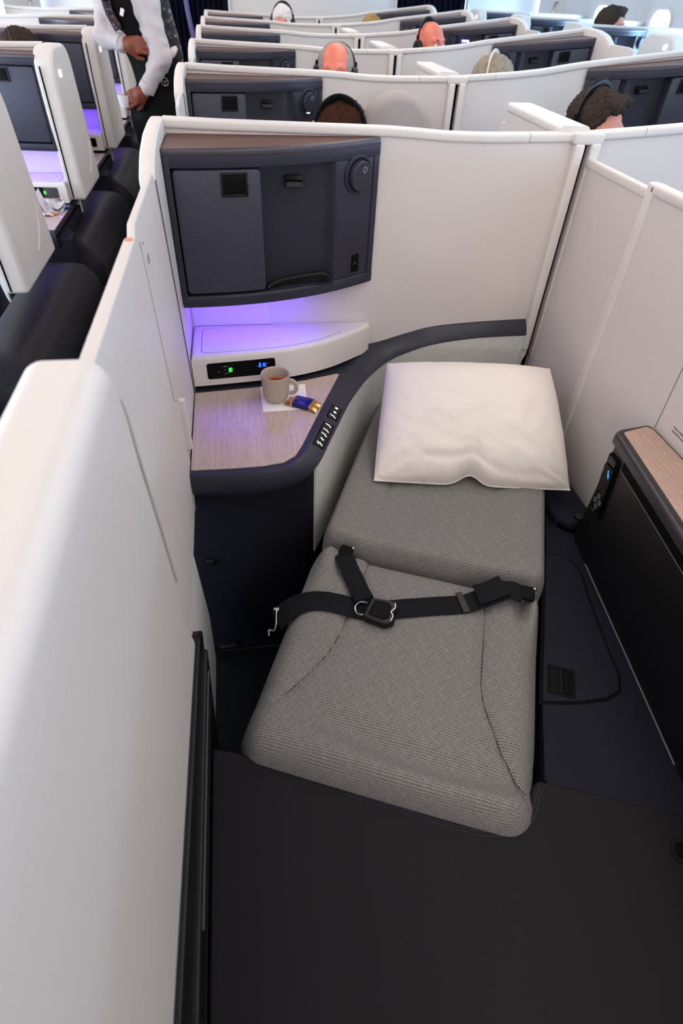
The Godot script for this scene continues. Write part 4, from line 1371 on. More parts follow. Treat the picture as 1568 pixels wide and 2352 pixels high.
	tube(smooth3(PackedVector3Array([Vector3(-0.026, 0.012, 0.007), Vector3(-0.038, 0.012, 0.005), Vector3(-0.045, 0.0, 0.004), Vector3(-0.038, -0.014, 0.005), Vector3(-0.026, -0.014, 0.007)]), 4), 0.0016, 6, Vector3(0, 0, 1))
	part("tongue_loop", b, bake(), M.chrome, dn)
	setxf(Transform3D.IDENTITY)
	# anchors
	for s in [[0.245, 0.588, -0.045], [-0.155, 0.578, -0.056]]:
		rbox(Vector3(s[0], s[1], s[2]), Vector3(0.03, 0.012, 0.036), 0.004, 3)
		part("anchor", b, bake(), M.matt, dn)
		ball(Vector3(s[0] + 0.014, s[1] + 0.005, s[2] - 0.012), Vector3(0.004, 0.004, 0.004), 6)
		part("rivet", b, bake(), M.chrome, dn)
	tube(smooth3(PackedVector3Array([Vector3(-0.262, 0.545, 0.108), Vector3(-0.256, 0.553, 0.115), Vector3(-0.256, 0.55, 0.125), Vector3(-0.249, 0.537, 0.150), Vector3(-0.252, 0.53, 0.160), Vector3(-0.262, 0.528, 0.158), Vector3(-0.258, 0.522, 0.168)]), 4), 0.0016, 6)
	rbox(Vector3(-0.259, 0.548, 0.118), Vector3(0.012, 0.006, 0.008), 0.002, 2)
	part("snap_hook", b, bake(), M.chrome, dn)
	# pillow
	var p := thing("pillow", "large plain white pillow propped at the head of the bed", "pillow", SO + Vector3(0, 0.58, 0), "", SYAW)
	var nz := FastNoiseLite.new(); nz.seed = 4; nz.frequency = 6.0
	var nf := FastNoiseLite.new(); nf.seed = 8; nf.frequency = 14.0
	var c := [Vector3(-0.145, 0.603, -0.294), Vector3(0.342, 0.592, -0.423), Vector3(0.244, 0.767, -0.715), Vector3(-0.187, 0.767, -0.594)]
	var nrm: Vector3 = ((c[1] - c[0]).cross(c[3] - c[0])).normalized()
	if nrm.y < 0: nrm = -nrm
	var shape := func(u: float, v: float, s: float) -> Vector3:
		var a := 2.0 * u - 1.0; var b2 := 2.0 * v - 1.0
		# edges bow inwards between the corners
		var uu := 0.5 + 0.5 * a * (1.0 + 0.012 * (1.0 - b2 * b2) - 0.03 * pow(absf(b2), 6.0) * 0.0); var vv := 0.5 + 0.5 * b2 * (1.0 + 0.008 * (1.0 - a * a))
		var q: Vector3 = c[0].lerp(c[1], uu).lerp(c[3].lerp(c[2], uu), vv)
		var e := pow(maxf(1.0 - pow(absf(a), 2.4), 0.0), 0.52) * pow(maxf(1.0 - pow(absf(b2), 2.4), 0.0), 0.52)
		var h := 0.088 * e if s > 0 else -0.045 * e
		if s > 0:
			var near := 1.0 - e
			# creases fanning from the corners and along the near edge
			var ang := atan2(vv, absf(uu - (0.0 if uu < 0.5 else 1.0)) + 0.02)
			var rad := Vector2(vv, absf(uu - (0.0 if uu < 0.5 else 1.0))).length()
			h += 0.006 * sin(ang * 15.0 + 3.0 * nz.get_noise_2d(u, v)) * exp(-rad * 5.0) * sqrt(maxf(e, 0.0))
			h += 0.008 * nz.get_noise_2d(u * 0.55, v * 0.45) * e + 0.0025 * nf.get_noise_2d(u * 0.4 + v * 0.5, v * 0.25) * e
			h -= 0.016 * exp(-pow((vv - 0.10 - 0.05 * sin(uu * 6.0)) / 0.03, 2.0)) * smoothstep(0.05, 0.25, uu) * smoothstep(0.95, 0.75, uu) * 0.3
			h += 0.006 * exp(-pow((uu - 0.52 - 0.3 * vv) / 0.03, 2.0)) * exp(-vv * 7.0) * near
		return q + nrm * h + Vector3(0, 0.012 * (1.0 - vv) * exp(-pow((uu - 0.48) / 0.07, 2.0)), -0.026 * pow(1.0 - vv, 2.0) * exp(-pow((uu - 0.47) / 0.055, 2.0)))
	surf(84, 60, func(u, v): return shape.call(u, 1.0 - v, 1.0))
	surf(40, 30, func(u, v): return shape.call(u, v, -1.0))
	part("cover", p, bake(60), M.pillow, Vector3(0, -0.58, 0))
	var rim := PackedVector3Array()
	for i in 41: rim.append(shape.call(i / 40.0, 0.0, 1.0) + Vector3(0, -0.58, 0))
	tube(rim, 0.0022, 6)
	part("hem", p, bake(60), M.pillow)

func deck() -> void:
	var t := thing("seat_surround", "dark navy deck between the bed and the black console", "deck", Vector3(0.65, 0.30, -0.7))
	slab(PackedVector2Array([Vector2(0.452, -0.345), Vector2(0.508, -0.486), Vector2(0.60, -0.69), Vector2(0.678, -0.858), Vector2(0.75, -1.03), Vector2(0.83, -1.22), Vector2(0.8575, -1.25), Vector2(0.8575, -0.24), Vector2(0.66, -0.24), Vector2(0.55, -0.29), Vector2(0.47, -0.315)]), 0.30, 0.518, 0.002)
	part("deck", t, bake(), M.deck, -t.position)
	var lid := PackedVector2Array([Vector2(0.676, -0.858), Vector2(0.708, -0.846), Vector2(0.727, -0.822), Vector2(0.733, -0.79), Vector2(0.714, -0.708), Vector2(0.691, -0.573), Vector2(0.684, -0.52), Vector2(0.668, -0.488), Vector2(0.635, -0.476), Vector2(0.58, -0.476), Vector2(0.507, -0.486), Vector2(0.60, -0.69)])
	slab(inset_cw(lid, -0.0055), 0.51, 0.5188)
	part("lid_gap", t, bake(), M.gap, -t.position)
	slab(lid, 0.515, 0.5225, 0.002)
	var l := part("locker_lid", t, bake(), M.deck, -t.position)
	var xf := Transform3D(Basis(Vector3.UP, SYAW), Vector3(0.5615, 0.5225, -0.521))
	setxf(xf)
	for s in [[0, -0.0305, 0.050, 0.005], [0, 0.0305, 0.050, 0.005], [-0.0245, 0, 0.005, 0.062], [0.0245, 0, 0.005, 0.062]]:
		rbox(Vector3(s[0], 0.0, s[1]), Vector3(s[2], 0.004, s[3]), 0.0015, 2)
	part("latch_frame", l, bake(), M.matt)
	for z in [-0.0145, 0.0145]: rbox(Vector3(-0.0115, 0.0, z), Vector3(0.020, 0.0025, 0.0275), 0.001, 2)
	part("latch_plate", l, bake(), M.matt)
	rbox(Vector3(0.0115, -0.0005, 0), Vector3(0.021, 0.002, 0.058), 0.0005, 1)
	part("latch_recess", l, bake(), M.gap)
	tube(PackedVector3Array([Vector3(0.010, 0.0, -0.026), Vector3(0.010, 0.0, 0.026)]), 0.0045, 8)
	part("latch_bar", l, bake(), M.matt)
	setxf(Transform3D.IDENTITY)
	# folded arm rest beside the pillow
	var a := thing("arm_rest", "dark lowered arm rest between the pillow corner and the console", "arm rest", Vector3(0.78, 0.518, -1.05))
	slab(round_corners(PackedVector2Array([Vector2(0.738, -1.15), Vector2(0.80, -1.30), Vector2(0.838, -1.30), Vector2(0.838, -0.95), Vector2(0.80, -0.925), Vector2(0.765, -0.925), Vector2(0.738, -0.955)]), 0.02), 0.519, 0.545, 0.008)
	part("pad", a, bake(), M.deck, -a.position)
	slab(round_corners(PackedVector2Array([Vector2(0.742, -0.95), Vector2(0.768, -0.918), Vector2(0.805, -0.918), Vector2(0.838, -0.945), Vector2(0.838, -0.99), Vector2(0.742, -0.99)]), 0.012), 0.519, 0.534, 0.004)
	part("lower_edge", a, bake(), M.gloss, -a.position)
	rbox(Vector3(0.81, 0.549, -0.945), Vector3(0.05, 0.01, 0.022), 0.003, 2, Basis(Vector3.UP, 0.15))
	part("release_lever", a, bake(), M.black, -a.position)
	# bench
	var b := thing("leather_bench", "large dark leather foot bench in the foreground", "bench", Vector3(0.3, 0.0, -0.1))
	var q := PackedVector2Array([Vector2(-0.117, -0.476), Vector2(-0.08, -0.466), Vector2(-0.033, -0.446), Vector2(0.06, -0.403), Vector2(0.145, -0.363), Vector2(0.246, -0.316), Vector2(0.306, -0.292), Vector2(0.349, -0.285), Vector2(0.380, -0.291), Vector2(0.405, -0.308), Vector2(0.421, -0.331), Vector2(0.436, -0.3435), Vector2(0.456, -0.3395), Vector2(0.551, -0.303), Vector2(0.66, -0.257), Vector2(0.685, -0.246)])
	q = smooth2(q, 2, false)
	q.append(Vector2(0.575, 0.6)); q.append(Vector2(-0.117, 0.6))
	slab(q, 0.06, 0.520, 0.005, 0.0, 4)
	part("cover", b, bake(), M.leather, -b.position)
	slab(inset_cw(q, 0.02), 0.0, 0.06)
	part("plinth", b, bake(), M.black, -b.position)
	for o in [0.010, 0.0165]:
		var p := PackedVector3Array()
		for v in [Vector2(0.10, -0.384), Vector2(0.145, -0.363), Vector2(0.246, -0.316), Vector2(0.306, -0.292), Vector2(0.349, -0.285), Vector2(0.380, -0.291), Vector2(0.405, -0.308), Vector2(0.424, -0.334), Vector2(0.434, -0.343)]:
			p.append(Vector3(v.x + o * 0.35, 0.5200, v.y + o))
		tube(smooth3(p, 4), 0.0008, 5)
		part("stitching", b, bake(), M.navy, -b.position)
	var k := Vector3(0.628, 0.5205, -0.206)
	setxf(Transform3D(Basis(Vector3(1, 0, 0), -PI / 2), k))
	ring2(0.014, 0.020, -0.003, 0.002, 24)
	part("grommet", b, bake(), M.black, -b.position)
	prism(circle(Vector2.ZERO, 0.0145, 20), -0.002, 0.0006)
	part("grommet_hole", b, bake(), M.gap, -b.position)
	setxf(Transform3D.IDENTITY)

func inset_cw(p: PackedVector2Array, d: float) -> PackedVector2Array:
	var q := p.duplicate()
	if area2(q) < 0: q.reverse()
	return inset(q, d)

const FB := Vector3(0.7704, 0.518, -0.9032)
const FD := Vector3(-0.13045, 0.0, 0.99145)

func face_at(s: float, y: float, off := 0.0) -> Vector3:
	return Vector3(FB.x, y, FB.z) + FD * s + Vector3(-0.99145, 0, -0.13045) * off

func right_console() -> void:
	var t := thing("side_console", "black side console with pale wood top on the right", "console", Vector3(0.75, 0.3, -0.5))
	var far: float = 1.35
	var e := face_at(far, 0)
	var q := PackedVector2Array([Vector2(FB.x, FB.z), Vector2(0.785, -0.913), Vector2(0.848, -0.924), Vector2(0.8575, -0.905), Vector2(0.8575, e.z), Vector2(e.x, e.z)])
	slab(round_corners(q, 0.004), 0.30, 0.818)
	part("body", t, bake(), M.black, -t.position)
	var r1 := face_at(0.0, 0, 0.012); var r2 := face_at(far, 0, 0.012)
	var rq := round_corners(PackedVector2Array([Vector2(r1.x, r1.z), Vector2(0.775, -0.920), Vector2(0.852, -0.932), Vector2(0.8600, -0.910), Vector2(0.8600, e.z), Vector2(r2.x, e.z)]), 0.012)
	slab(rq, 0.816, 0.838, 0.010, 0.0, 5)
	part("rim", t, bake(), M.rimdark, -t.position)
	var e2 := face_at(far, 0, -0.010)
	slab(round_corners(PackedVector2Array([Vector2(0.7775, -0.904), Vector2(0.842, -0.920), Vector2(0.850, -0.905), Vector2(0.850, e.z), Vector2(e2.x, e.z)]), 0.006), 0.834, 0.8388, 0.0008)
	part("wood_top", t, bake(), M.woodlong, -t.position)
	tube(PackedVector3Array([face_at(0.0, 0.8155, 0.001), face_at(far, 0.8155, 0.001)]), 0.0015, 6)
	part("shadow_line", t, bake(), M.gap, -t.position)
	setxf(Transform3D(Basis(FD, Vector3.UP, FD.cross(Vector3.UP)), face_at(0, 0)))
	prism(round_corners(PackedVector2Array([Vector2(0.062, 0.783), Vector2(0.055, 0.806), Vector2(1.2, 0.806), Vector2(1.2, 0.783)]), 0.003), 0.0, 0.0012)
	part("tray_slot", t, bake(), M.gap, -t.position)
	rbox(Vector3(0.63, 0.7825, 0.0015), Vector3(1.14, 0.0012, 0.002), 0.0005, 1)
	part("slot_edge", t, bake(), M.greyp, -t.position)
	prism(PackedVector2Array([Vector2(0.09, 0.5190), Vector2(0.09, 0.5205), Vector2(0.57, 0.5205), Vector2(0.57, 0.5190)]), 0.0, 0.002)
	part("foot_strip", t, bake(), M.greyp, -t.position)
	rbox(Vector3(0.62, 0.62, 0.0006), Vector3(0.0025, 0.2, 0.002), 0.0005, 1)
	part("door_joint", t, bake(), M.gap, -t.position)
	# remote control in its dock
	setxf(Transform3D(Basis(FD, Vector3.UP, FD.cross(Vector3.UP)) * Basis(Vector3(0, 0, 1), 0.15), face_at(0.033, 0.715)))
	var r := thing("remote_control", "black remote control with small lit display docked in the console", "remote control", face_at(0.033, 0.715))
	prism(rrect(-0.026, -0.078, 0.026, 0.078, 0.012, 5), 0.0, 0.003, 0.002)
	part("dock", r, bake(), M.gap, -r.position)
	prism(rrect(-0.0215, -0.073, 0.0215, 0.052, 0.006, 4), 0.002, 0.008, 0.002)
	part("handset", r, bake(), M.gloss, -r.position)
	prism(round_corners(PackedVector2Array([Vector2(-0.017, 0.055), Vector2(0.019, 0.055), Vector2(0.017, 0.071), Vector2(-0.014, 0.073)]), 0.005), 0.002, 0.007, 0.002)
	part("dock_clip", r, bake(), M.black, -r.position)
	for s in [[0.004, 0.040, 0.004, 0.006], [0.007, 0.034, 0.005, 0.006], [0.010, 0.030, 0.004, 0.007]]:
		rbox(Vector3(s[0], s[1], 0.008), Vector3(s[2], s[3], 0.001), 0.0004, 1)
	part("display", r, bake(), M.screenblue, -r.position)
	for s in [[0.0, -0.026], [-0.010, -0.041], [0.0105, -0.038], [0.0, -0.053]]:
		var k := XF
		XF = k * Transform3D(Basis.IDENTITY, Vector3(s[0], s[1], 0.0082))
		ring2(0.0052, 0.0062, -0.001, 0.0003, 18)
		rbox(Vector3(0, 0, 0), Vector3(0.0018, 0.0028, 0.0006), 0.0002, 1)
		XF = k
		part("button", r, bake(), M.mark, -r.position)
	rbox(Vector3(-0.008, -0.0665, 0.0082), Vector3(0.014, 0.0009, 0.0006), 0.0002, 1)
	for s in [[-0.004, 0.0], [0.006, -0.006], [0.012, -0.014], [-0.014, 0.036]]: rbox(Vector3(s[0], s[1], 0.0082), Vector3(0.0014, 0.0026, 0.0004), 0.0002, 1)
	part("print", r, bake(), M.mark, -r.position)
	setxf(Transform3D.IDENTITY)

# ---------------------------------------------------------------- small things
func small_things() -> void:
	# mug of coffee
	var c := Vector3(0.0580, 0.7236, -1.283)
	var t := thing("mug", "stoneware mug of coffee standing on the white napkin", "mug", c)
	lathe(PackedVector2Array([Vector2(0, 0), Vector2(0.019, 0), Vector2(0.0205, 0.0015), Vector2(0.027, 0.006), Vector2(0.0315, 0.013), Vector2(0.0335, 0.022), Vector2(0.0345, 0.045), Vector2(0.0358, 0.072), Vector2(0.0362, 0.0745), Vector2(0.0352, 0.0755), Vector2(0.0338, 0.0745), Vector2(0.0325, 0.07), Vector2(0.031, 0.03), Vector2(0.026, 0.012), Vector2(0.015, 0.008), Vector2(0, 0.008)]), Vector3.ZERO, 48)
	part("cup", t, bake(50), M.mug)
	lathe(PackedVector2Array([Vector2(0.0318, 0.0465), Vector2(0.0, 0.0465)]), Vector3.ZERO, 40)
	part("coffee", t, bake(), M.coffee)
	ring2(0, 0, 0, 0, 3); T = PackedVector3Array()
	setxf(Transform3D(Basis(Vector3(1, 0, 0), -PI / 2), Vector3(0, 0.0466, 0)))
	ring2(0.026, 0.0322, -0.001, 0.0006, 32)
	part("crema", t, bake(), M.crema)
	setxf(Transform3D.IDENTITY)
	var h := Vector3(0.95, 0, 0.30).normalized()
	var hp := PackedVector3Array([h * 0.033 + Vector3(0, 0.060, 0), h * 0.042 + Vector3(0, 0.0600, 0), h * 0.050 + Vector3(0, 0.054, 0), h * 0.0535 + Vector3(0, 0.044, 0), h * 0.051 + Vector3(0, 0.033, 0), h * 0.043 + Vector3(0, 0.0255, 0), h * 0.032 + Vector3(0, 0.0265, 0)])
	sweep(smooth3(hp, 5), rrect(-0.0055, -0.003, 0.0055, 0.003, 0.0028, 3), h.cross(Vector3.UP).cross(Vector3.UP) if false else Vector3(0, 1, 0).cross(h).cross(Vector3(0, 1, 0)) * 0.0 + h.cross(Vector3.UP))
	part("handle", t, bake(60), M.mug)
	# napkin, two folded layers
	var n := thing("napkin", "folded white paper napkin under the mug", "napkin", Vector3(0.079, 0.7226, -1.292))
	slab(PackedVector2Array([Vector2(0.020, -1.351), Vector2(0.0215, -1.229), Vector2(0.06, -1.2295), Vector2(0.134, -1.2345), Vector2(0.140, -1.354)]), 0.7226, 0.7231)
	part("lower_layer", n, bake(), M.paper, -n.position)
	slab(PackedVector2Array([Vector2(0.0208, -1.3502), Vector2(0.022, -1.2305), Vector2(0.1325, -1.2362), Vector2(0.1388, -1.353)]), 0.7232, 0.7236)
	part("upper_layer", n, bake(), M.paper, -n.position)
	# chocolate
	var xf := Transform3D(Basis(Vector3.UP, -0.50), Vector3(0.1235, 0.7238, -1.2485))
	var q := thing("wrapped_chocolate", "small chocolate in shiny blue and gold wrapper at the napkin edge", "chocolate", xf.origin)
	q.rotation.y = -0.50
	q.scale = Vector3.ONE * 1.18
	rbox(Vector3(0, 0.0065, 0), Vector3(0.040, 0.012, 0.034), 0.003, 3)
	part("wrapper", q, bake(50), M.wrap)
	for s in [-1.0, 1.0]:
		rbox(Vector3(s * 0.0215, 0.0065, 0), Vector3(0.0055, 0.0105, 0.0335), 0.002, 2)
		surf(8, 12, func(u, v): return Vector3(s * (0.0235 + 0.013 * u), 0.007 - 0.005 * u + (0.0016 * sin(v * 12.0) + 0.005 * (v if s < 0 else 0.0)) * u, lerpf(-0.016, 0.016, v) * (1.0 + 0.25 * u)))
		surf(8, 12, func(u, v): return Vector3(s * (0.0235 + 0.013 * u), 0.0064 - 0.005 * u + (0.0016 * sin(v * 12.0) + 0.005 * (v if s < 0 else 0.0)) * u, lerpf(-0.016, 0.016, v) * (1.0 + 0.25 * u)))
		part("foil_end", q, bake(50), M.foil)
	for s in [[-0.003, 0.012], [0.003, 0.020]]: rbox(Vector3(0.002, 0.0126, s[0]), Vector3(s[1], 0.0003, 0.0016), 0.0001, 1)
	part("print", q, bake(), M.wrapline)
	# on the window suite's table across the aisle
	var g := thing("water_glass", "stemless water glass on the pale table across the aisle", "glass", Vector3(-0.792, 0.7226, -2.905))
	lathe(PackedVector2Array([Vector2(0, 0), Vector2(0.022, 0), Vector2(0.031, 0.012), Vector2(0.0385, 0.035), Vector2(0.0385, 0.06), Vector2(0.034, 0.105), Vector2(0.033, 0.105), Vector2(0.0373, 0.06), Vector2(0.0373, 0.036), Vector2(0.030, 0.014), Vector2(0.02, 0.006), Vector2(0, 0.006)]), Vector3.ZERO, 32)
	part("bowl", g, bake(60), M.glass)
	lathe(PackedVector2Array([Vector2(0, 0.007), Vector2(0.02, 0.007), Vector2(0.029, 0.015), Vector2(0.0365, 0.036), Vector2(0.0368, 0.048), Vector2(0, 0.048)]), Vector3.ZERO, 28)
	var w := std(Color(1, 1, 1, 0.0), 0.02); w.refraction_enabled = true; w.refraction_scale = 0.033
	part("water", g, bake(50), w)
	var fn := thing("napkin", "propped white folded napkin beside the water glass across the aisle", "napkin", Vector3(-0.862, 0.7226, -2.90))
	for s in [0.0, 0.004]:
		surf(6, 8, func(u, v): return Vector3(-0.845 + 0.02 * u - 0.02 * v + 0.004 * sin(u * 6.0) + s, 0.7235 + 0.088 * v, -2.96 + 0.13 * u + 0.015 * v))
	surf(6, 6, func(u, v): return Vector3(-0.852 + 0.05 * u, 0.724 + 0.006 * sin(u * 3.0), -2.96 + 0.12 * v))
	part("cloth", fn, bake(60), M.paper, -fn.position)
	var ch := thing("wrapped_chocolate", "dark blue wrapped chocolate on the table across the aisle", "chocolate", Vector3(-0.770, 0.7226, -2.955))
	rbox(Vector3(0, 0.006, 0), Vector3(0.045, 0.011, 0.036), 0.003, 2, Basis(Vector3.UP, 0.5))
	part("wrapper", ch, bake(), M.wrap)
	var cf := thing("wrapped_chocolate", "gold foil wrapped chocolate on the table across the aisle", "chocolate", Vector3(-0.800, 0.7226, -2.875))
	rbox(Vector3(0, 0.006, 0), Vector3(0.026, 0.012, 0.03), 0.005, 3, Basis(Vector3.UP, 0.2))
	part("wrapper", cf, bake(), M.foil)
	# sealed headset bags hung in the niches
	var i := 0
	for s in [[Vector3(0.13, 1.055, -1.435 - PITCH * 2), 0.0, "clear sealed headset bag in the niche left of the bald passenger"], [Vector3(1.57, 1.125, -1.435 - PITCH * 2), 0.0, "clear sealed headset bag right of the white headband"], [Vector3(2.76, 1.15, -1.42 - 2.30 - 1.08), 0.0, "clear sealed headset bag in the right window column"]]:
		var b := thing("headset_bag", s[2], "bag", s[0], "bagged headsets hanging in cabinet niches")
		var nz := FastNoiseLite.new(); nz.seed = 30 + i; nz.frequency = 2.2
		for sg in [1.0, -1.0]:
			surf(20, 20, func(u, v): return Vector3(lerpf(-0.07, 0.07, u if sg > 0 else 1.0 - u), lerpf(-0.09, 0.09, v), sg * (0.022 * pow(sin(PI * clampf(u, 0, 1)) * sin(PI * v), 0.5) + 0.012 * nz.get_noise_2d(u * 3.0, v * 3.0 + sg) * sin(PI * u) * sin(PI * v))))
		part("bag", b, bake(50), M.bag)
		var p := PackedVector3Array()
		for k in 15: p.append(Vector3(cos(PI * k / 14.0) * 0.045, sin(PI * k / 14.0) * 0.05 - 0.005, 0.0))
		sweep(p, rrect(-0.008, -0.004, 0.008, 0.004, 0.003, 2), Vector3(0, 0, 1))
		for k in [-1.0, 1.0]: ball(Vector3(k * 0.043, -0.022, 0), Vector3(0.014, 0.028, 0.02), 8)
		part("headset", b, bake(60), M.matt)
		i += 1
	# screen light caught in the niche of the third right-hand cabinet
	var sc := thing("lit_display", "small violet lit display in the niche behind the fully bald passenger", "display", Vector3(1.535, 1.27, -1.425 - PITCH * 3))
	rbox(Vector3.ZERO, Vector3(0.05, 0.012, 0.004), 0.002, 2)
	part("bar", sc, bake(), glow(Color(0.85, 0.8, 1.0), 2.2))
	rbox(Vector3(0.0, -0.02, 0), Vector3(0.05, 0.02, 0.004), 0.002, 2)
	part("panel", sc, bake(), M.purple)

# ---------------------------------------------------------------- people
func head_bones() -> Array:
	var b := [
		[Vector3(0, 0.03, -0.018), Vector3(0, 0.03, -0.018), 0.085, 0.085, 0.01, Vector3(0.9, 1.0, 1.12)],
		[Vector3(0, -0.02, 0.03), Vector3(0, -0.085, 0.050), 0.056, 0.034, 0.035],
		[Vector3(0, 0.016, 0.082), Vector3(0, -0.026, 0.100), 0.009, 0.0135, 0.014],
		[Vector3(0, -0.096, 0.070), Vector3(0, -0.096, 0.070), 0.016, 0.016, 0.02],
		[Vector3(0, -0.07, -0.02), Vector3(0, -0.2, -0.035), 0.056, 0.062, 0.03]]
	for s in [-1.0, 1.0]:
		b.append([Vector3(s * 0.048, -0.045, 0.005), Vector3(s * 0.018, -0.093, 0.055), 0.026, 0.022, 0.02])
		b.append([Vector3(s * 0.016, 0.026, 0.078), Vector3(s * 0.042, 0.028, 0.066), 0.010, 0.009, 0.018])
		b.append([Vector3(s * 0.040, -0.020, 0.058), Vector3(s * 0.040, -0.020, 0.058), 0.022, 0.022, 0.02])
		b.append([Vector3(s * 0.078, 0.012, -0.012), Vector3(s * 0.074, -0.026, -0.004), 0.017, 0.012, 0.008, Vector3(0.5, 1.0, 1.0)])
		b.append([Vector3(s * 0.032, 0.006, 0.092), Vector3(s * 0.032, 0.006, 0.092), 0.0135, 0.0135, -0.014])
	b.append([Vector3(-0.017, -0.054, 0.086), Vector3(0.017, -0.054, 0.086), 0.007, 0.007, 0.008])
	b.append([Vector3(-0.015, -0.064, 0.085), Vector3(0.015, -0.064, 0.085), 0.008, 0.008, 0.008])
	b.append([Vector3(-0.020, -0.059, 0.096), Vector3(0.020, -0.059, 0.096), 0.002, 0.002, -0.004])
	return b

func seated_bones(infl: float, cloth: bool) -> Array:
	var i := infl
	var b := [
		[Vector3(0, -0.30, -0.04), Vector3(0, -0.62, -0.02), 0.115 + i, 0.115 + i, 0.05, Vector3(1.3, 1, 0.85)]]
	if not cloth: b.append([Vector3(0, -0.07, -0.02), Vector3(0, -0.24, -0.035), 0.056, 0.066, 0.03])
	for s in [-1.0, 1.0]:
		b.append([Vector3(0, -0.235, -0.04), Vector3(s * 0.165, -0.265, -0.045), 0.055 + i, 0.058 + i, 0.05])
		b.append([Vector3(s * 0.178, -0.27, -0.04), Vector3(s * 0.215, -0.54, 0.03), 0.054 + i, 0.042 + i, 0.03])
		b.append([Vector3(s * 0.215, -0.54, 0.03), Vector3(s * 0.115, -0.60, 0.24), 0.042 + i, (0.028 + i), 0.02])
		b.append([Vector3(s * 0.09, -0.66, 0.0), Vector3(s * 0.10, -0.61, 0.42), 0.085 + i, 0.062 + i, 0.04])
		b.append([Vector3(s * 0.10, -0.61, 0.42), Vector3(s * 0.10, -1.02, 0.46), 0.058 + i, 0.038 + i, 0.03])
		if not cloth:
			b.append([Vector3(s * 0.115, -0.60, 0.24), Vector3(s * 0.09, -0.605, 0.30), 0.026, 0.03, 0.02])
			for f in 4:
				var o := Vector3(s * (0.115 - 0.017 * f), -0.60 - 0.006 * absf(f - 1.5), 0.315)
				b.append([o, o + Vector3(-s * 0.004, -0.006, 0.036), 0.0095, 0.009, 0.005])
				b.append([o + Vector3(-s * 0.004, -0.006, 0.036), o + Vector3(-s * 0.006, -0.026, 0.058), 0.009, 0.008, 0.005])
			b.append([Vector3(s * 0.09, -0.59, 0.27), Vector3(s * 0.062, -0.595, 0.325), 0.012, 0.009, 0.008])
	return b

func hair_field(kind: String) -> Callable:
	var nz := FastNoiseLite.new(); nz.seed = hash(kind) % 1000; nz.frequency = 45.0
	var n2 := FastNoiseLite.new(); n2.seed = 5; n2.frequency = 16.0
	var b: Array
	var amp := 0.5 if kind == "fringe" else 1.0
	match kind:
		"full": b = [[Vector3(0, 0.036, -0.024), Vector3(0, 0.036, -0.024), 0.097, 0.097, 0.01, Vector3(0.9, 1.0, 1.12)], [Vector3(0, -0.03, -0.07), Vector3(0, -0.07, -0.06), 0.055, 0.04, 0.03], [Vector3(0, -0.060, 0.105), Vector3(0, -0.060, 0.105), 0.105, 0.105, -0.015]]
		"short": b = [[Vector3(0, 0.036, -0.022), Vector3(0, 0.036, -0.022), 0.093, 0.093, 0.01, Vector3(0.9, 1.0, 1.12)], [Vector3(-0.03, 0.103, 0.052), Vector3(0.04, 0.106, 0.058), 0.018, 0.014, 0.03], [Vector3(0, -0.025, -0.07), Vector3(0, -0.06, -0.06), 0.05, 0.035, 0.03], [Vector3(0, -0.01, 0.122), Vector3(0, -0.01, 0.122), 0.099, 0.099, -0.012]]
		"fringe": b = [[Vector3(0, 0.028, -0.024), Vector3(0, 0.028, -0.024), 0.093, 0.093, 0.01, Vector3(0.93, 1.0, 1.10)], [Vector3(0.0, 0.115, 0.075), Vector3(0.0, 0.115, 0.075), 0.088, 0.088, -0.008], [Vector3(0, -0.03, 0.115), Vector3(0, 0.05, 0.115), 0.085, 0.085, -0.008]]
		_: b = [[Vector3(0, 0.038, -0.024), Vector3(0, 0.038, -0.024), 0.099, 0.099, 0.01, Vector3(0.92, 1.0, 1.10)], [Vector3(0, -0.02, -0.05), Vector3(0, -0.13, -0.06), 0.088, 0.07, 0.03], [Vector3(0, -0.065, 0.10), Vector3(0, -0.065, 0.10), 0.098, 0.098, -0.015]]
	return func(p):
		var a := atan2(p.x, p.z)
		return field(p, b) + amp * (0.006 * nz.get_noise_2d(a * 1.1 + p.y * 0.6, p.y * 0.3) + 0.006 * n2.get_noise_3d(p.x, p.y, p.z) + 0.007 * nz.get_noise_3d(p.x * 1.2, p.y * 0.9, p.z * 1.2))

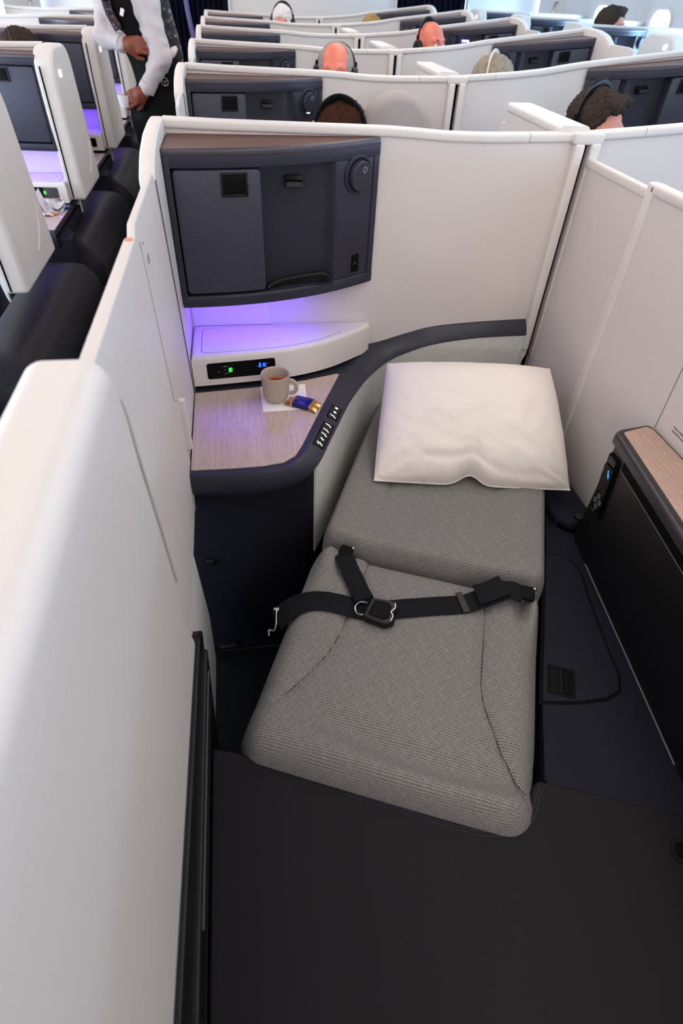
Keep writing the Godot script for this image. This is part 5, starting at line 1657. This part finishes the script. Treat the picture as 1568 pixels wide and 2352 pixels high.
func passenger(called_label: String, at: Vector3, face: Vector2, hair: String, tone: Material, skin: Material, shirt: Color, nod := 0.0) -> void:
	var yaw := atan2(face.x, face.y)
	var t := thing("person", called_label, "person", at, "", yaw)
	t.rotation.x = nod
	t.position = at - t.basis * Vector3(0, 0.75, 0)
	var up := Vector3(0, 0.75, 0)
	var body := made("person_body", func():
		var hb := head_bones(); var sb := seated_bones(0.0, false)
		nets(func(p): return field(p, hb), Vector3(-0.11, -0.15, -0.14), Vector3(0.11, 0.13, 0.14), 0.005)
		nets(func(p): return field(p, sb), Vector3(-0.32, -1.1, -0.22), Vector3(0.32, -0.14, 0.56), 0.016))
	part("body", t, body, skin, up)
	var eyes := made("person_eyes", func():
		for s in [-1.0, 1.0]: ball(Vector3(s * 0.032, 0.005, 0.074), Vector3.ONE * 0.0118, 8))
	part("eyes", t, eyes, M.eye, up)
	part("pupils", t, made("person_pupils", func():
		for s in [-1.0, 1.0]: ball(Vector3(s * 0.032, 0.005, 0.0815), Vector3(0.0055, 0.0055, 0.0052), 8)), M.iris, up)
	part("eyebrows", t, made("person_brows", func():
		for s in [-1.0, 1.0]: tube(smooth3(PackedVector3Array([Vector3(s * 0.012, 0.026, 0.0875), Vector3(s * 0.03, 0.032, 0.0815), Vector3(s * 0.046, 0.027, 0.069)]), 4), 0.0032, 6)), tone, up)
	part("lips", t, made("person_lips", func():
		tube(PackedVector3Array([Vector3(-0.019, -0.0585, 0.088), Vector3(0, -0.056, 0.0945), Vector3(0.019, -0.0585, 0.088)]), 0.003, 6)), M.lip, up)
	if hair != "":
		part("hair", t, made("hair_" + hair, func(): nets(hair_field(hair), Vector3(-0.13, -0.22, -0.17), Vector3(0.13, 0.16, 0.13), 0.0048)), tone, up)
	var cb := made("person_cloth", func():
		var sb := seated_bones(0.014, true)
		nets(func(p): return field(p, sb), Vector3(-0.34, -1.1, -0.24), Vector3(0.34, -0.17, 0.56), 0.02))
	part("clothes", t, cb, std(shirt, 0.9), up)

func headphones(label: String, at: Vector3, face: Vector2, pale: bool, nod := 0.0, hinge: Material = null) -> void:
	var t := thing("headphones", label, "headphones", at, "", atan2(face.x, face.y))
	t.rotation.x = nod
	t.position = at - t.basis * Vector3(0, 0.03, 0)
	var o := Vector3(0, 0.03, 0)
	var m := made("hp_band", func():
		var p := PackedVector3Array()
		for k in 25:
			var a := PI * k / 24.0
			p.append(Vector3(cos(a) * 0.0895, 0.02 + sin(a) * 0.112, -0.012 - 0.016 * sin(a)))
		sweep(p, rrect(-0.0075, -0.003, 0.0075, 0.003, 0.0025, 2), Vector3(0, 0, 1)))
	part("headband", t, m, M.cream if pale else M.black, o)
	part("cushion", t, made("hp_pad", func():
		var p := PackedVector3Array()
		for k in 15:
			var a := PI * (0.22 + 0.56 * k / 14.0)
			p.append(Vector3(cos(a) * 0.086, 0.02 + sin(a) * 0.1035, -0.012 - 0.016 * sin(a)))
		sweep(p, rrect(-0.010, -0.003, 0.010, 0.003, 0.0025, 2), Vector3(0, 0, 1))), M.cream if pale else M.matt, o)
	for s in [-1.0, 1.0]:
		part("ear_cup", t, made("hp_cup%d" % int(s), func():
			setxf(Transform3D(Basis(Vector3(0, 0, -1), Vector3(0, 1, 0), Vector3(1, 0, 0)), Vector3.ZERO))
			prism(circle(Vector2(0.008, -0.012), 0.034, 24, 0.042), 0.075 if s > 0 else -0.108, 0.108 if s > 0 else -0.075, 0.010, 0.010)
			setxf(Transform3D.IDENTITY)), M.cream if pale else M.black, o)
		part("hinge", t, made("hp_hinge%d" % int(s), func(): rbox(Vector3(s * 0.097, 0.035, -0.012), Vector3(0.008, 0.034, 0.014), 0.003, 2)), hinge if hinge else (M.cream if pale else M.matt), o)

func people() -> void:
	var brown := tri_tex(std(Color(0.34, 0.20, 0.14), 0.6), mottle(0.35, 1.0, 0.25, 42), Vector3(14, 5, 14)); var dark := tri_tex(std(Color(0.36, 0.30, 0.27), 0.8), mottle(0.35, 1.0, 0.25, 41), Vector3(14, 5, 14)); var grey := std(Color(0.60, 0.57, 0.55), 0.7)
	var silver := std(Color(0.58, 0.54, 0.48), 0.7); var pale := std(Color(0.85, 0.83, 0.82), 0.7); var blond := std(Color(0.62, 0.5, 0.3), 0.7)
	for k in [brown, dark, grey, silver, pale, blond]: k.metallic_specular = 0.2
	passenger("brown-haired person with black headphones just beyond the nearest partition", Vector3(0.372, 1.098, -2.36), Vector2(-0.4, 0.917), "full", brown, M.skin, Color(0.2, 0.22, 0.28))
	headphones("black headphones with a copper hinge on the brown-haired person", Vector3(0.372, 1.106, -2.36), Vector2(-0.3, 0.95), false, 0.40, M.foil)
	passenger("dark-haired man with swept-up front hair, facing right at the right edge", Vector3(1.245, 1.168, -2.2), Vector2(0.36, 0.93), "short", dark, M.skin, Color(0.25, 0.27, 0.3), 0.10)
	headphones("thin black headphones on the dark-haired man at the right", Vector3(1.238, 1.175, -2.2), Vector2(0.36, 0.93), false, 0.10)
	passenger("balding person with grey sides and reddish forehead, third row", Vector3(0.505, 1.195, -3.42), Vector2(-0.25, 0.97), "fringe", grey, M.skinred, Color(0.5, 0.5, 0.52))
	headphones("black headphones on the balding person with grey sides", Vector3(0.505, 1.197, -3.42), Vector2(-0.25, 0.97), false, -0.42)
	passenger("grey-blond person wearing the cream headband, right-centre column", Vector3(1.275, 1.165, -3.3), Vector2(0.55, 0.83), "long", silver, M.skin, Color(0.4, 0.36, 0.34))
	headphones("cream headphones on the grey-blond person", Vector3(1.275, 1.180, -3.3), Vector2(0.75, 0.65), true)
	passenger("fully bald person seen from above, right-centre column", Vector3(1.262, 1.249, -4.48), Vector2(0.5, 0.86), "", dark, M.skinred, Color(0.3, 0.3, 0.3))
	headphones("black headphones on the fully bald person", Vector3(1.252, 1.249, -4.48), Vector2(0.5, 0.86), false)
	passenger("white-haired person before the far bulkhead, left-centre column", Vector3(0.485, 1.232, -6.5), Vector2(-0.3, 0.95), "full", pale, M.skin, Color(0.6, 0.6, 0.62))
	headphones("thin black headphones on the white-haired person", Vector3(0.485, 1.245, -6.5), Vector2(-0.3, 0.95), false)
	passenger("blond person low behind the fifth right-centre partition", Vector3(1.265, 1.195, -6.4), Vector2(0.4, 0.92), "full", blond, M.skin, Color(0.4, 0.4, 0.45))
	passenger("dark-haired person near the bright right windows", Vector3(2.72, 1.350, -5.0), Vector2(0.6, 0.8), "short", dark, M.skin, Color(0.3, 0.25, 0.3))
	passenger("dark-haired person low at the upper left behind a partition", Vector3(-1.07, 1.155, -4.0), Vector2(-0.5, 0.86), "full", dark, M.skin, Color(0.3, 0.3, 0.35))
	var h := thing("headrest", "rounded taupe headrest beside the brown-haired person", "headrest", Vector3(0.594, 0.6, -2.45))
	var dome := PackedVector2Array()
	for i in 25: dome.append(Vector2(0.594 + 0.145 * cos(PI * i / 24.0), 1.09 + 0.155 * sin(PI * i / 24.0)))
	dome.append(Vector2(0.449, 0.6)); dome.append(Vector2(0.739, 0.6))
	prism(dome, -2.50, -2.42, 0.03, 0.02, 5)
	part("shell", h, bake(50), M.headrest, -h.position)
	attendant()

func hand_bones(w: Vector3, d: Vector3, n: Vector3, curl: float, s: float) -> Array:   # wrist, finger direction, back of the hand, bend, side of the thumb
	var x := d.cross(n).normalized() * s
	var b := [[w, w + d * 0.035, 0.026, 0.030, 0.02]]
	for f in 4:
		var k := (f - 1.5) * 0.0185
		var kn := w + d * (0.085 - 0.006 * absf(f - 1.3)) - x * k
		b.append([w + d * 0.02 - x * k * 0.5, kn, 0.016, 0.0115, 0.014])
		var q := kn; var v := d
		var ls: Array = [[0.040, 0.026, 0.022], [0.045, 0.029, 0.023], [0.041, 0.027, 0.022], [0.031, 0.021, 0.019]][f]
		for j in 3:
			v = (v * cos(curl) - n * sin(curl)).normalized()
			var nn := (n * cos(curl) + d * sin(curl) * 0.0).normalized()
			var e: Vector3 = q + v * ls[j]
			b.append([q, e, 0.0100 - 0.0008 * j, 0.0092 - 0.0008 * j, 0.004])
			q = e
	var th := w + d * 0.03 + x * 0.026
	var tv := (d * 0.7 + x * 0.5 - n * 0.45).normalized()
	b.append([w + d * 0.015 + x * 0.012, th + tv * 0.02, 0.019, 0.0125, 0.012])
	b.append([th + tv * 0.02, th + tv * 0.046, 0.0115, 0.0105, 0.005])
	var t2 := (d * 0.8 - n * 0.6).normalized()
	b.append([th + tv * 0.046, th + tv * 0.046 + t2 * 0.028, 0.0105, 0.009, 0.005])
	return b

func attendant() -> void:
	var Z := Vector3(0, 0, 0)
	var hip := Vector3(-0.375, 0.93, -4.02); var waist := Vector3(-0.38, 1.16, -4.0); var chest := Vector3(-0.455, 1.36, -4.0); var neck := Vector3(-0.515, 1.475, -3.985); var head := Vector3(-0.56, 1.60, -3.95)
	var s1 := Vector3(-0.395, 1.435, -3.92); var e1 := Vector3(-0.338, 1.20, -3.86); var w1 := Vector3(-0.448, 1.050, -3.87)
	var s2 := Vector3(-0.590, 1.430, -4.06); var e2 := Vector3(-0.625, 1.265, -3.98); var w2 := Vector3(-0.520, 1.243, -3.885)
	var turn := Basis(Vector3.UP, -0.6)
	var torso := func(i: float) -> Array: return [
		[hip + Vector3(-0.05, 0, 0), hip + Vector3(0.05, 0, 0), 0.115 + i, 0.115 + i, 0.05], [hip, waist, 0.115 + i, 0.098 + i, 0.06],
		[waist, chest, 0.098 + i, 0.112 + i, 0.06], [chest, s1.lerp(chest, 0.25), 0.10 + i, 0.06 + i, 0.05], [chest, s2.lerp(chest, 0.25), 0.10 + i, 0.06 + i, 0.05]]
	var legs := func(i: float) -> Array: return [
		[hip + Vector3(-0.07, -0.02, 0.0), Vector3(-0.455, 0.50, -3.99), 0.095 + i, 0.06 + i, 0.04], [Vector3(-0.455, 0.50, -3.99), Vector3(-0.455, 0.09, -4.05), 0.058 + i, 0.040 + i, 0.03],
		[hip + Vector3(0.07, -0.02, 0.0), Vector3(-0.305, 0.50, -3.99), 0.095 + i, 0.06 + i, 0.04], [Vector3(-0.305, 0.50, -3.99), Vector3(-0.305, 0.09, -4.05), 0.058 + i, 0.040 + i, 0.03]]
	var arms := func(i: float, cut: float) -> Array: return [
		[s1, e1, 0.050 + i, 0.042 + i, 0.03], [e1, e1.lerp(w1, cut), 0.042 + i, lerpf(0.042, 0.028, cut) + i, 0.02],
		[s2, e2, 0.050 + i, 0.042 + i, 0.03], [e2, e2.lerp(w2, cut), 0.042 + i, lerpf(0.042, 0.028, cut) + i, 0.02]]
	var t := thing("person", "flight attendant in white sleeves and black vest leaning over the left aisle suite", "person", Vector3(-0.38, 0, -4.0))
	var m := -t.position
	var body: Array = torso.call(0.0) + legs.call(0.0) + arms.call(0.0, 1.0) + [[neck - Vector3(0, 0.05, 0), neck + Vector3(-0.02, 0.07, 0.01), 0.058, 0.052, 0.03]]
	for x in [-0.455, -0.305]: body.append([Vector3(x, 0.035, -4.07), Vector3(x - 0.02, 0.03, -3.90), 0.038, 0.03, 0.03])
	nets(func(p): return field(p, body), Vector3(-0.75, 0.0, -4.25), Vector3(-0.18, 1.54, -3.7), 0.014)
	var d1 := Vector3(-0.90, -0.38, 0.05).normalized()
	var n1 := Vector3(0.25, 0.30, 0.92); n1 = (n1 - d1 * n1.dot(d1)).normalized()
	var h1 := hand_bones(w1, d1, n1, 0.62, -1.0)
	nets(func(p): return field(p, h1), w1 + Vector3(-0.17, -0.16, -0.12), w1 + Vector3(0.05, 0.08, 0.10), 0.0038)
	var d2 := Vector3(0.93, 0.0, 0.30).normalized()
	var n2 := Vector3(-0.2, 0.25, 0.95); n2 = (n2 - d2 * n2.dot(d2)).normalized()
	var h2 := hand_bones(w2, d2, n2, 0.5, 1.0)
	nets(func(p): return field(p, h2), w2 + Vector3(-0.05, -0.10, -0.12), w2 + Vector3(0.18, 0.10, 0.12), 0.0038)
	# head, turned down to the table
	var hx := Transform3D(Basis(Vector3.UP, -0.9) * Basis(Vector3.RIGHT, 0.45), head)
	setxf(hx)
	var hb := head_bones()
	nets(func(p): return field(p, hb), Vector3(-0.11, -0.17, -0.14), Vector3(0.11, 0.13, 0.14), 0.007)
	setxf(Transform3D.IDENTITY)
	part("body", t, bake(60), M.skindark, m)
	setxf(hx)
	nets(hair_field("full"), Vector3(-0.13, -0.22, -0.17), Vector3(0.13, 0.16, 0.13), 0.009)
	part("hair", t, bake(60), std(Color(0.08, 0.07, 0.07), 0.6), m)
	for s in [-1.0, 1.0]: ball(Vector3(s * 0.032, 0.005, 0.074), Vector3.ONE * 0.0118, 8)
	part("eyes", t, bake(60), M.eye, m)
	setxf(Transform3D.IDENTITY)
	# clothes
	var wr := FastNoiseLite.new(); wr.seed = 6; wr.frequency = 9.0
	var shirt: Array = arms.call(0.007, 0.90) + [[waist, chest, 0.103, 0.12, 0.06], [chest, s1.lerp(chest, 0.25), 0.108, 0.07, 0.05], [chest, s2.lerp(chest, 0.25), 0.108, 0.07, 0.05]]
	nets(func(p): return field(p, shirt) + 0.011 * wr.get_noise_3d(p.x * 1.2, p.y * 2.2, p.z * 1.2) + 0.0012 * sin(p.x * 420.0 + p.z * 240.0), Vector3(-0.78, 0.98, -4.28), Vector3(-0.2, 1.56, -3.68), 0.011)
	part("shirt", t, bake(60), std(Color(0.76, 0.73, 0.74), 0.85), m)
	for c in [[e1.lerp(w1, 0.80), e1.lerp(w1, 0.97)], [e2.lerp(w2, 0.74), e2.lerp(w2, 0.95)]]:
		tube(PackedVector3Array([c[0], c[1]]), 0.042, 20, Vector3(0.3, 0.9, 0.5))
		part("cuff", t, bake(60), std(Color(0.76, 0.73, 0.74), 0.85), m)
	var vest: Array = torso.call(0.020).slice(1, 3) + [[chest, neck + Vector3(-0.01, -0.06, 0.02), 0.112, 0.075, 0.05], [Vector3(-0.44, 1.25, -3.98), Vector3(-0.50, 1.40, -3.95), 0.095, 0.09, 0.03]]
	nets(func(p): return field(p, vest), Vector3(-0.68, 1.0, -4.22), Vector3(-0.22, 1.52, -3.78), 0.014)
	part("vest", t, bake(60), M.matt, m)
	var bv := [[Vector3(-0.345, 1.19, -4.03), Vector3(-0.385, 1.42, -4.04), 0.105, 0.10, 0.04]]
	nets(func(p): return field(p, bv), Vector3(-0.5, 1.05, -4.2), Vector3(-0.2, 1.55, -3.88), 0.014)
	var fl := tri_tex(std(Color(1, 1, 1), 0.8), floral(), Vector3(5, 5, 5))
	part("vest_back", t, bake(60), fl, m)
	tube(smooth3(PackedVector3Array([Vector3(-0.55, 1.47, -3.87), Vector3(-0.565, 1.42, -3.85), Vector3(-0.56, 1.36, -3.86), Vector3(-0.53, 1.30, -3.865)]), 4), 0.022, 10)
	part("scarf", t, bake(60), tri_tex(std(Color(1.0, 0.8, 1.0), 0.6), floral(), Vector3(9, 9, 9)), m)
	tube(PackedVector3Array([Vector3(-0.27, 1.235, -4.05), Vector3(-0.29, 1.21, -3.9), Vector3(-0.36, 1.18, -3.885)]), 0.02, 8)
	part("shirt_hem", t, bake(60), std(Color(0.86, 0.8, 0.8), 0.8), m)
	rbox(Vector3(-0.499, 1.367, -3.842), Vector3(0.018, 0.030, 0.006), 0.003, 2, Basis(Vector3.FORWARD, 0.4))
	part("badge", t, bake(), M.paper, m)
	var tr: Array = [[hip + Vector3(-0.05, 0, 0), hip + Vector3(0.05, 0, 0), 0.13, 0.13, 0.05], [hip, waist, 0.135, 0.118, 0.06]] + legs.call(0.02)
	nets(func(p): return field(p, tr), Vector3(-0.62, 0.05, -4.25), Vector3(-0.16, 1.30, -3.8), 0.016)
	part("trousers", t, bake(60), M.matt, m)
	setxf(Transform3D(Basis(Vector3.UP, 0.15), Vector3(-0.342, 1.092, -3.873)).scaled_local(Vector3.ONE * 0.8))
	ring2(0.020, 0.0235, -0.02, 0.0015, 24)
	for a in 3:
		rbox(Vector3(cos(TAU * a / 3.0 + 0.5) * 0.010, sin(TAU * a / 3.0 + 0.5) * 0.010, 0), Vector3(0.018, 0.004, 0.002), 0.0005, 1, Basis(Vector3(0, 0, 1), TAU * a / 3.0 + 0.5))
	part("round_emblem", t, bake(), M.mark, m)
	setxf(Transform3D.IDENTITY)
	var c := thing("cup", "small white cup held by the attendant", "cup", w1 + d1 * 0.125 - n1 * 0.030 + Vector3(-0.005, -0.02, 0))
	lathe(PackedVector2Array([Vector2(0, 0), Vector2(0.022, 0), Vector2(0.032, 0.03), Vector2(0.036, 0.055), Vector2(0.034, 0.055), Vector2(0.03, 0.03), Vector2(0.02, 0.004), Vector2(0, 0.004)]), Vector3.ZERO, 24)
	part("bowl", c, bake(60), M.paper)

# ---------------------------------------------------------------- near control pads
func keypads() -> void:
	var spec := [[-1.076, 0.056, "lowest"], [-1.141, 0.044, "middle"], [-1.203, 0.056, "upper"]]
	for i in 3:
		var s: Array = spec[i]
		var f := pad_frame(s[0])
		var t := thing("seat_keypad", "black lit seat key pad on the dark rim, %s of three" % s[2], "control", f.origin, "seat key pads on the console rim")
		setxf(Transform3D(f.basis, Vector3.ZERO))
		rbox(Vector3.ZERO, Vector3(s[1] + 0.003, 0.003, 0.030), 0.0014, 2)
		part("bezel", t, bake(), M.gap)
		rbox(Vector3(0, 0.001, 0), Vector3(s[1] - 0.002, 0.0028, 0.0255), 0.001, 2)
		part("keys", t, bake(), M.black)
		var n := 3 if i != 1 else 2
		for j in n:
			var u: float = (j - (n - 1) * 0.5) * (s[1] / n)
			if i == 0 and j == 1: squiggle([[u - 0.002, 0.005], [u + 0.003, -0.004]], 0.0016)
			elif i == 2 and j == 2: squiggle([[u, -0.004], [u, 0.004]], 0.003)
			elif i == 2 and j == 1:
				squiggle([[u - 0.004, 0.001], [u + 0.004, 0.001]], 0.0013); squiggle([[u, -0.004], [u - 0.001, 0.005]], 0.0013)
			else: squiggle([[u + 0.003, -0.008], [u + 0.001, -0.003], [u + 0.003, 0.0015], [u - 0.001, 0.003], [u - 0.003, 0.0085]], 0.0013)
			if i == 0 and j == 0: squiggle([[u + 0.001, -0.002], [u - 0.004, -0.004]], 0.0012)
			part("lit_symbol", t, bake(), M.whiteled)
		setxf(Transform3D.IDENTITY)

func _ready() -> void:
	stage()
	materials()
	setting()
	suites()
	aisle_wall()
	niche_and_ledge("left", "violet-lit white shelf above the side table with the mug", "", Vector3.ZERO, true)
	var k := table_console("left", "dark navy side console with pale wood table under the mug", "", Vector3.ZERO)
	for i in 2:
		m_console_hinge(i)
		part("bracket", k, bake(), M.black, -k.position)
	bed()
	deck()
	right_console()
	keypads()
	small_things()
	people()
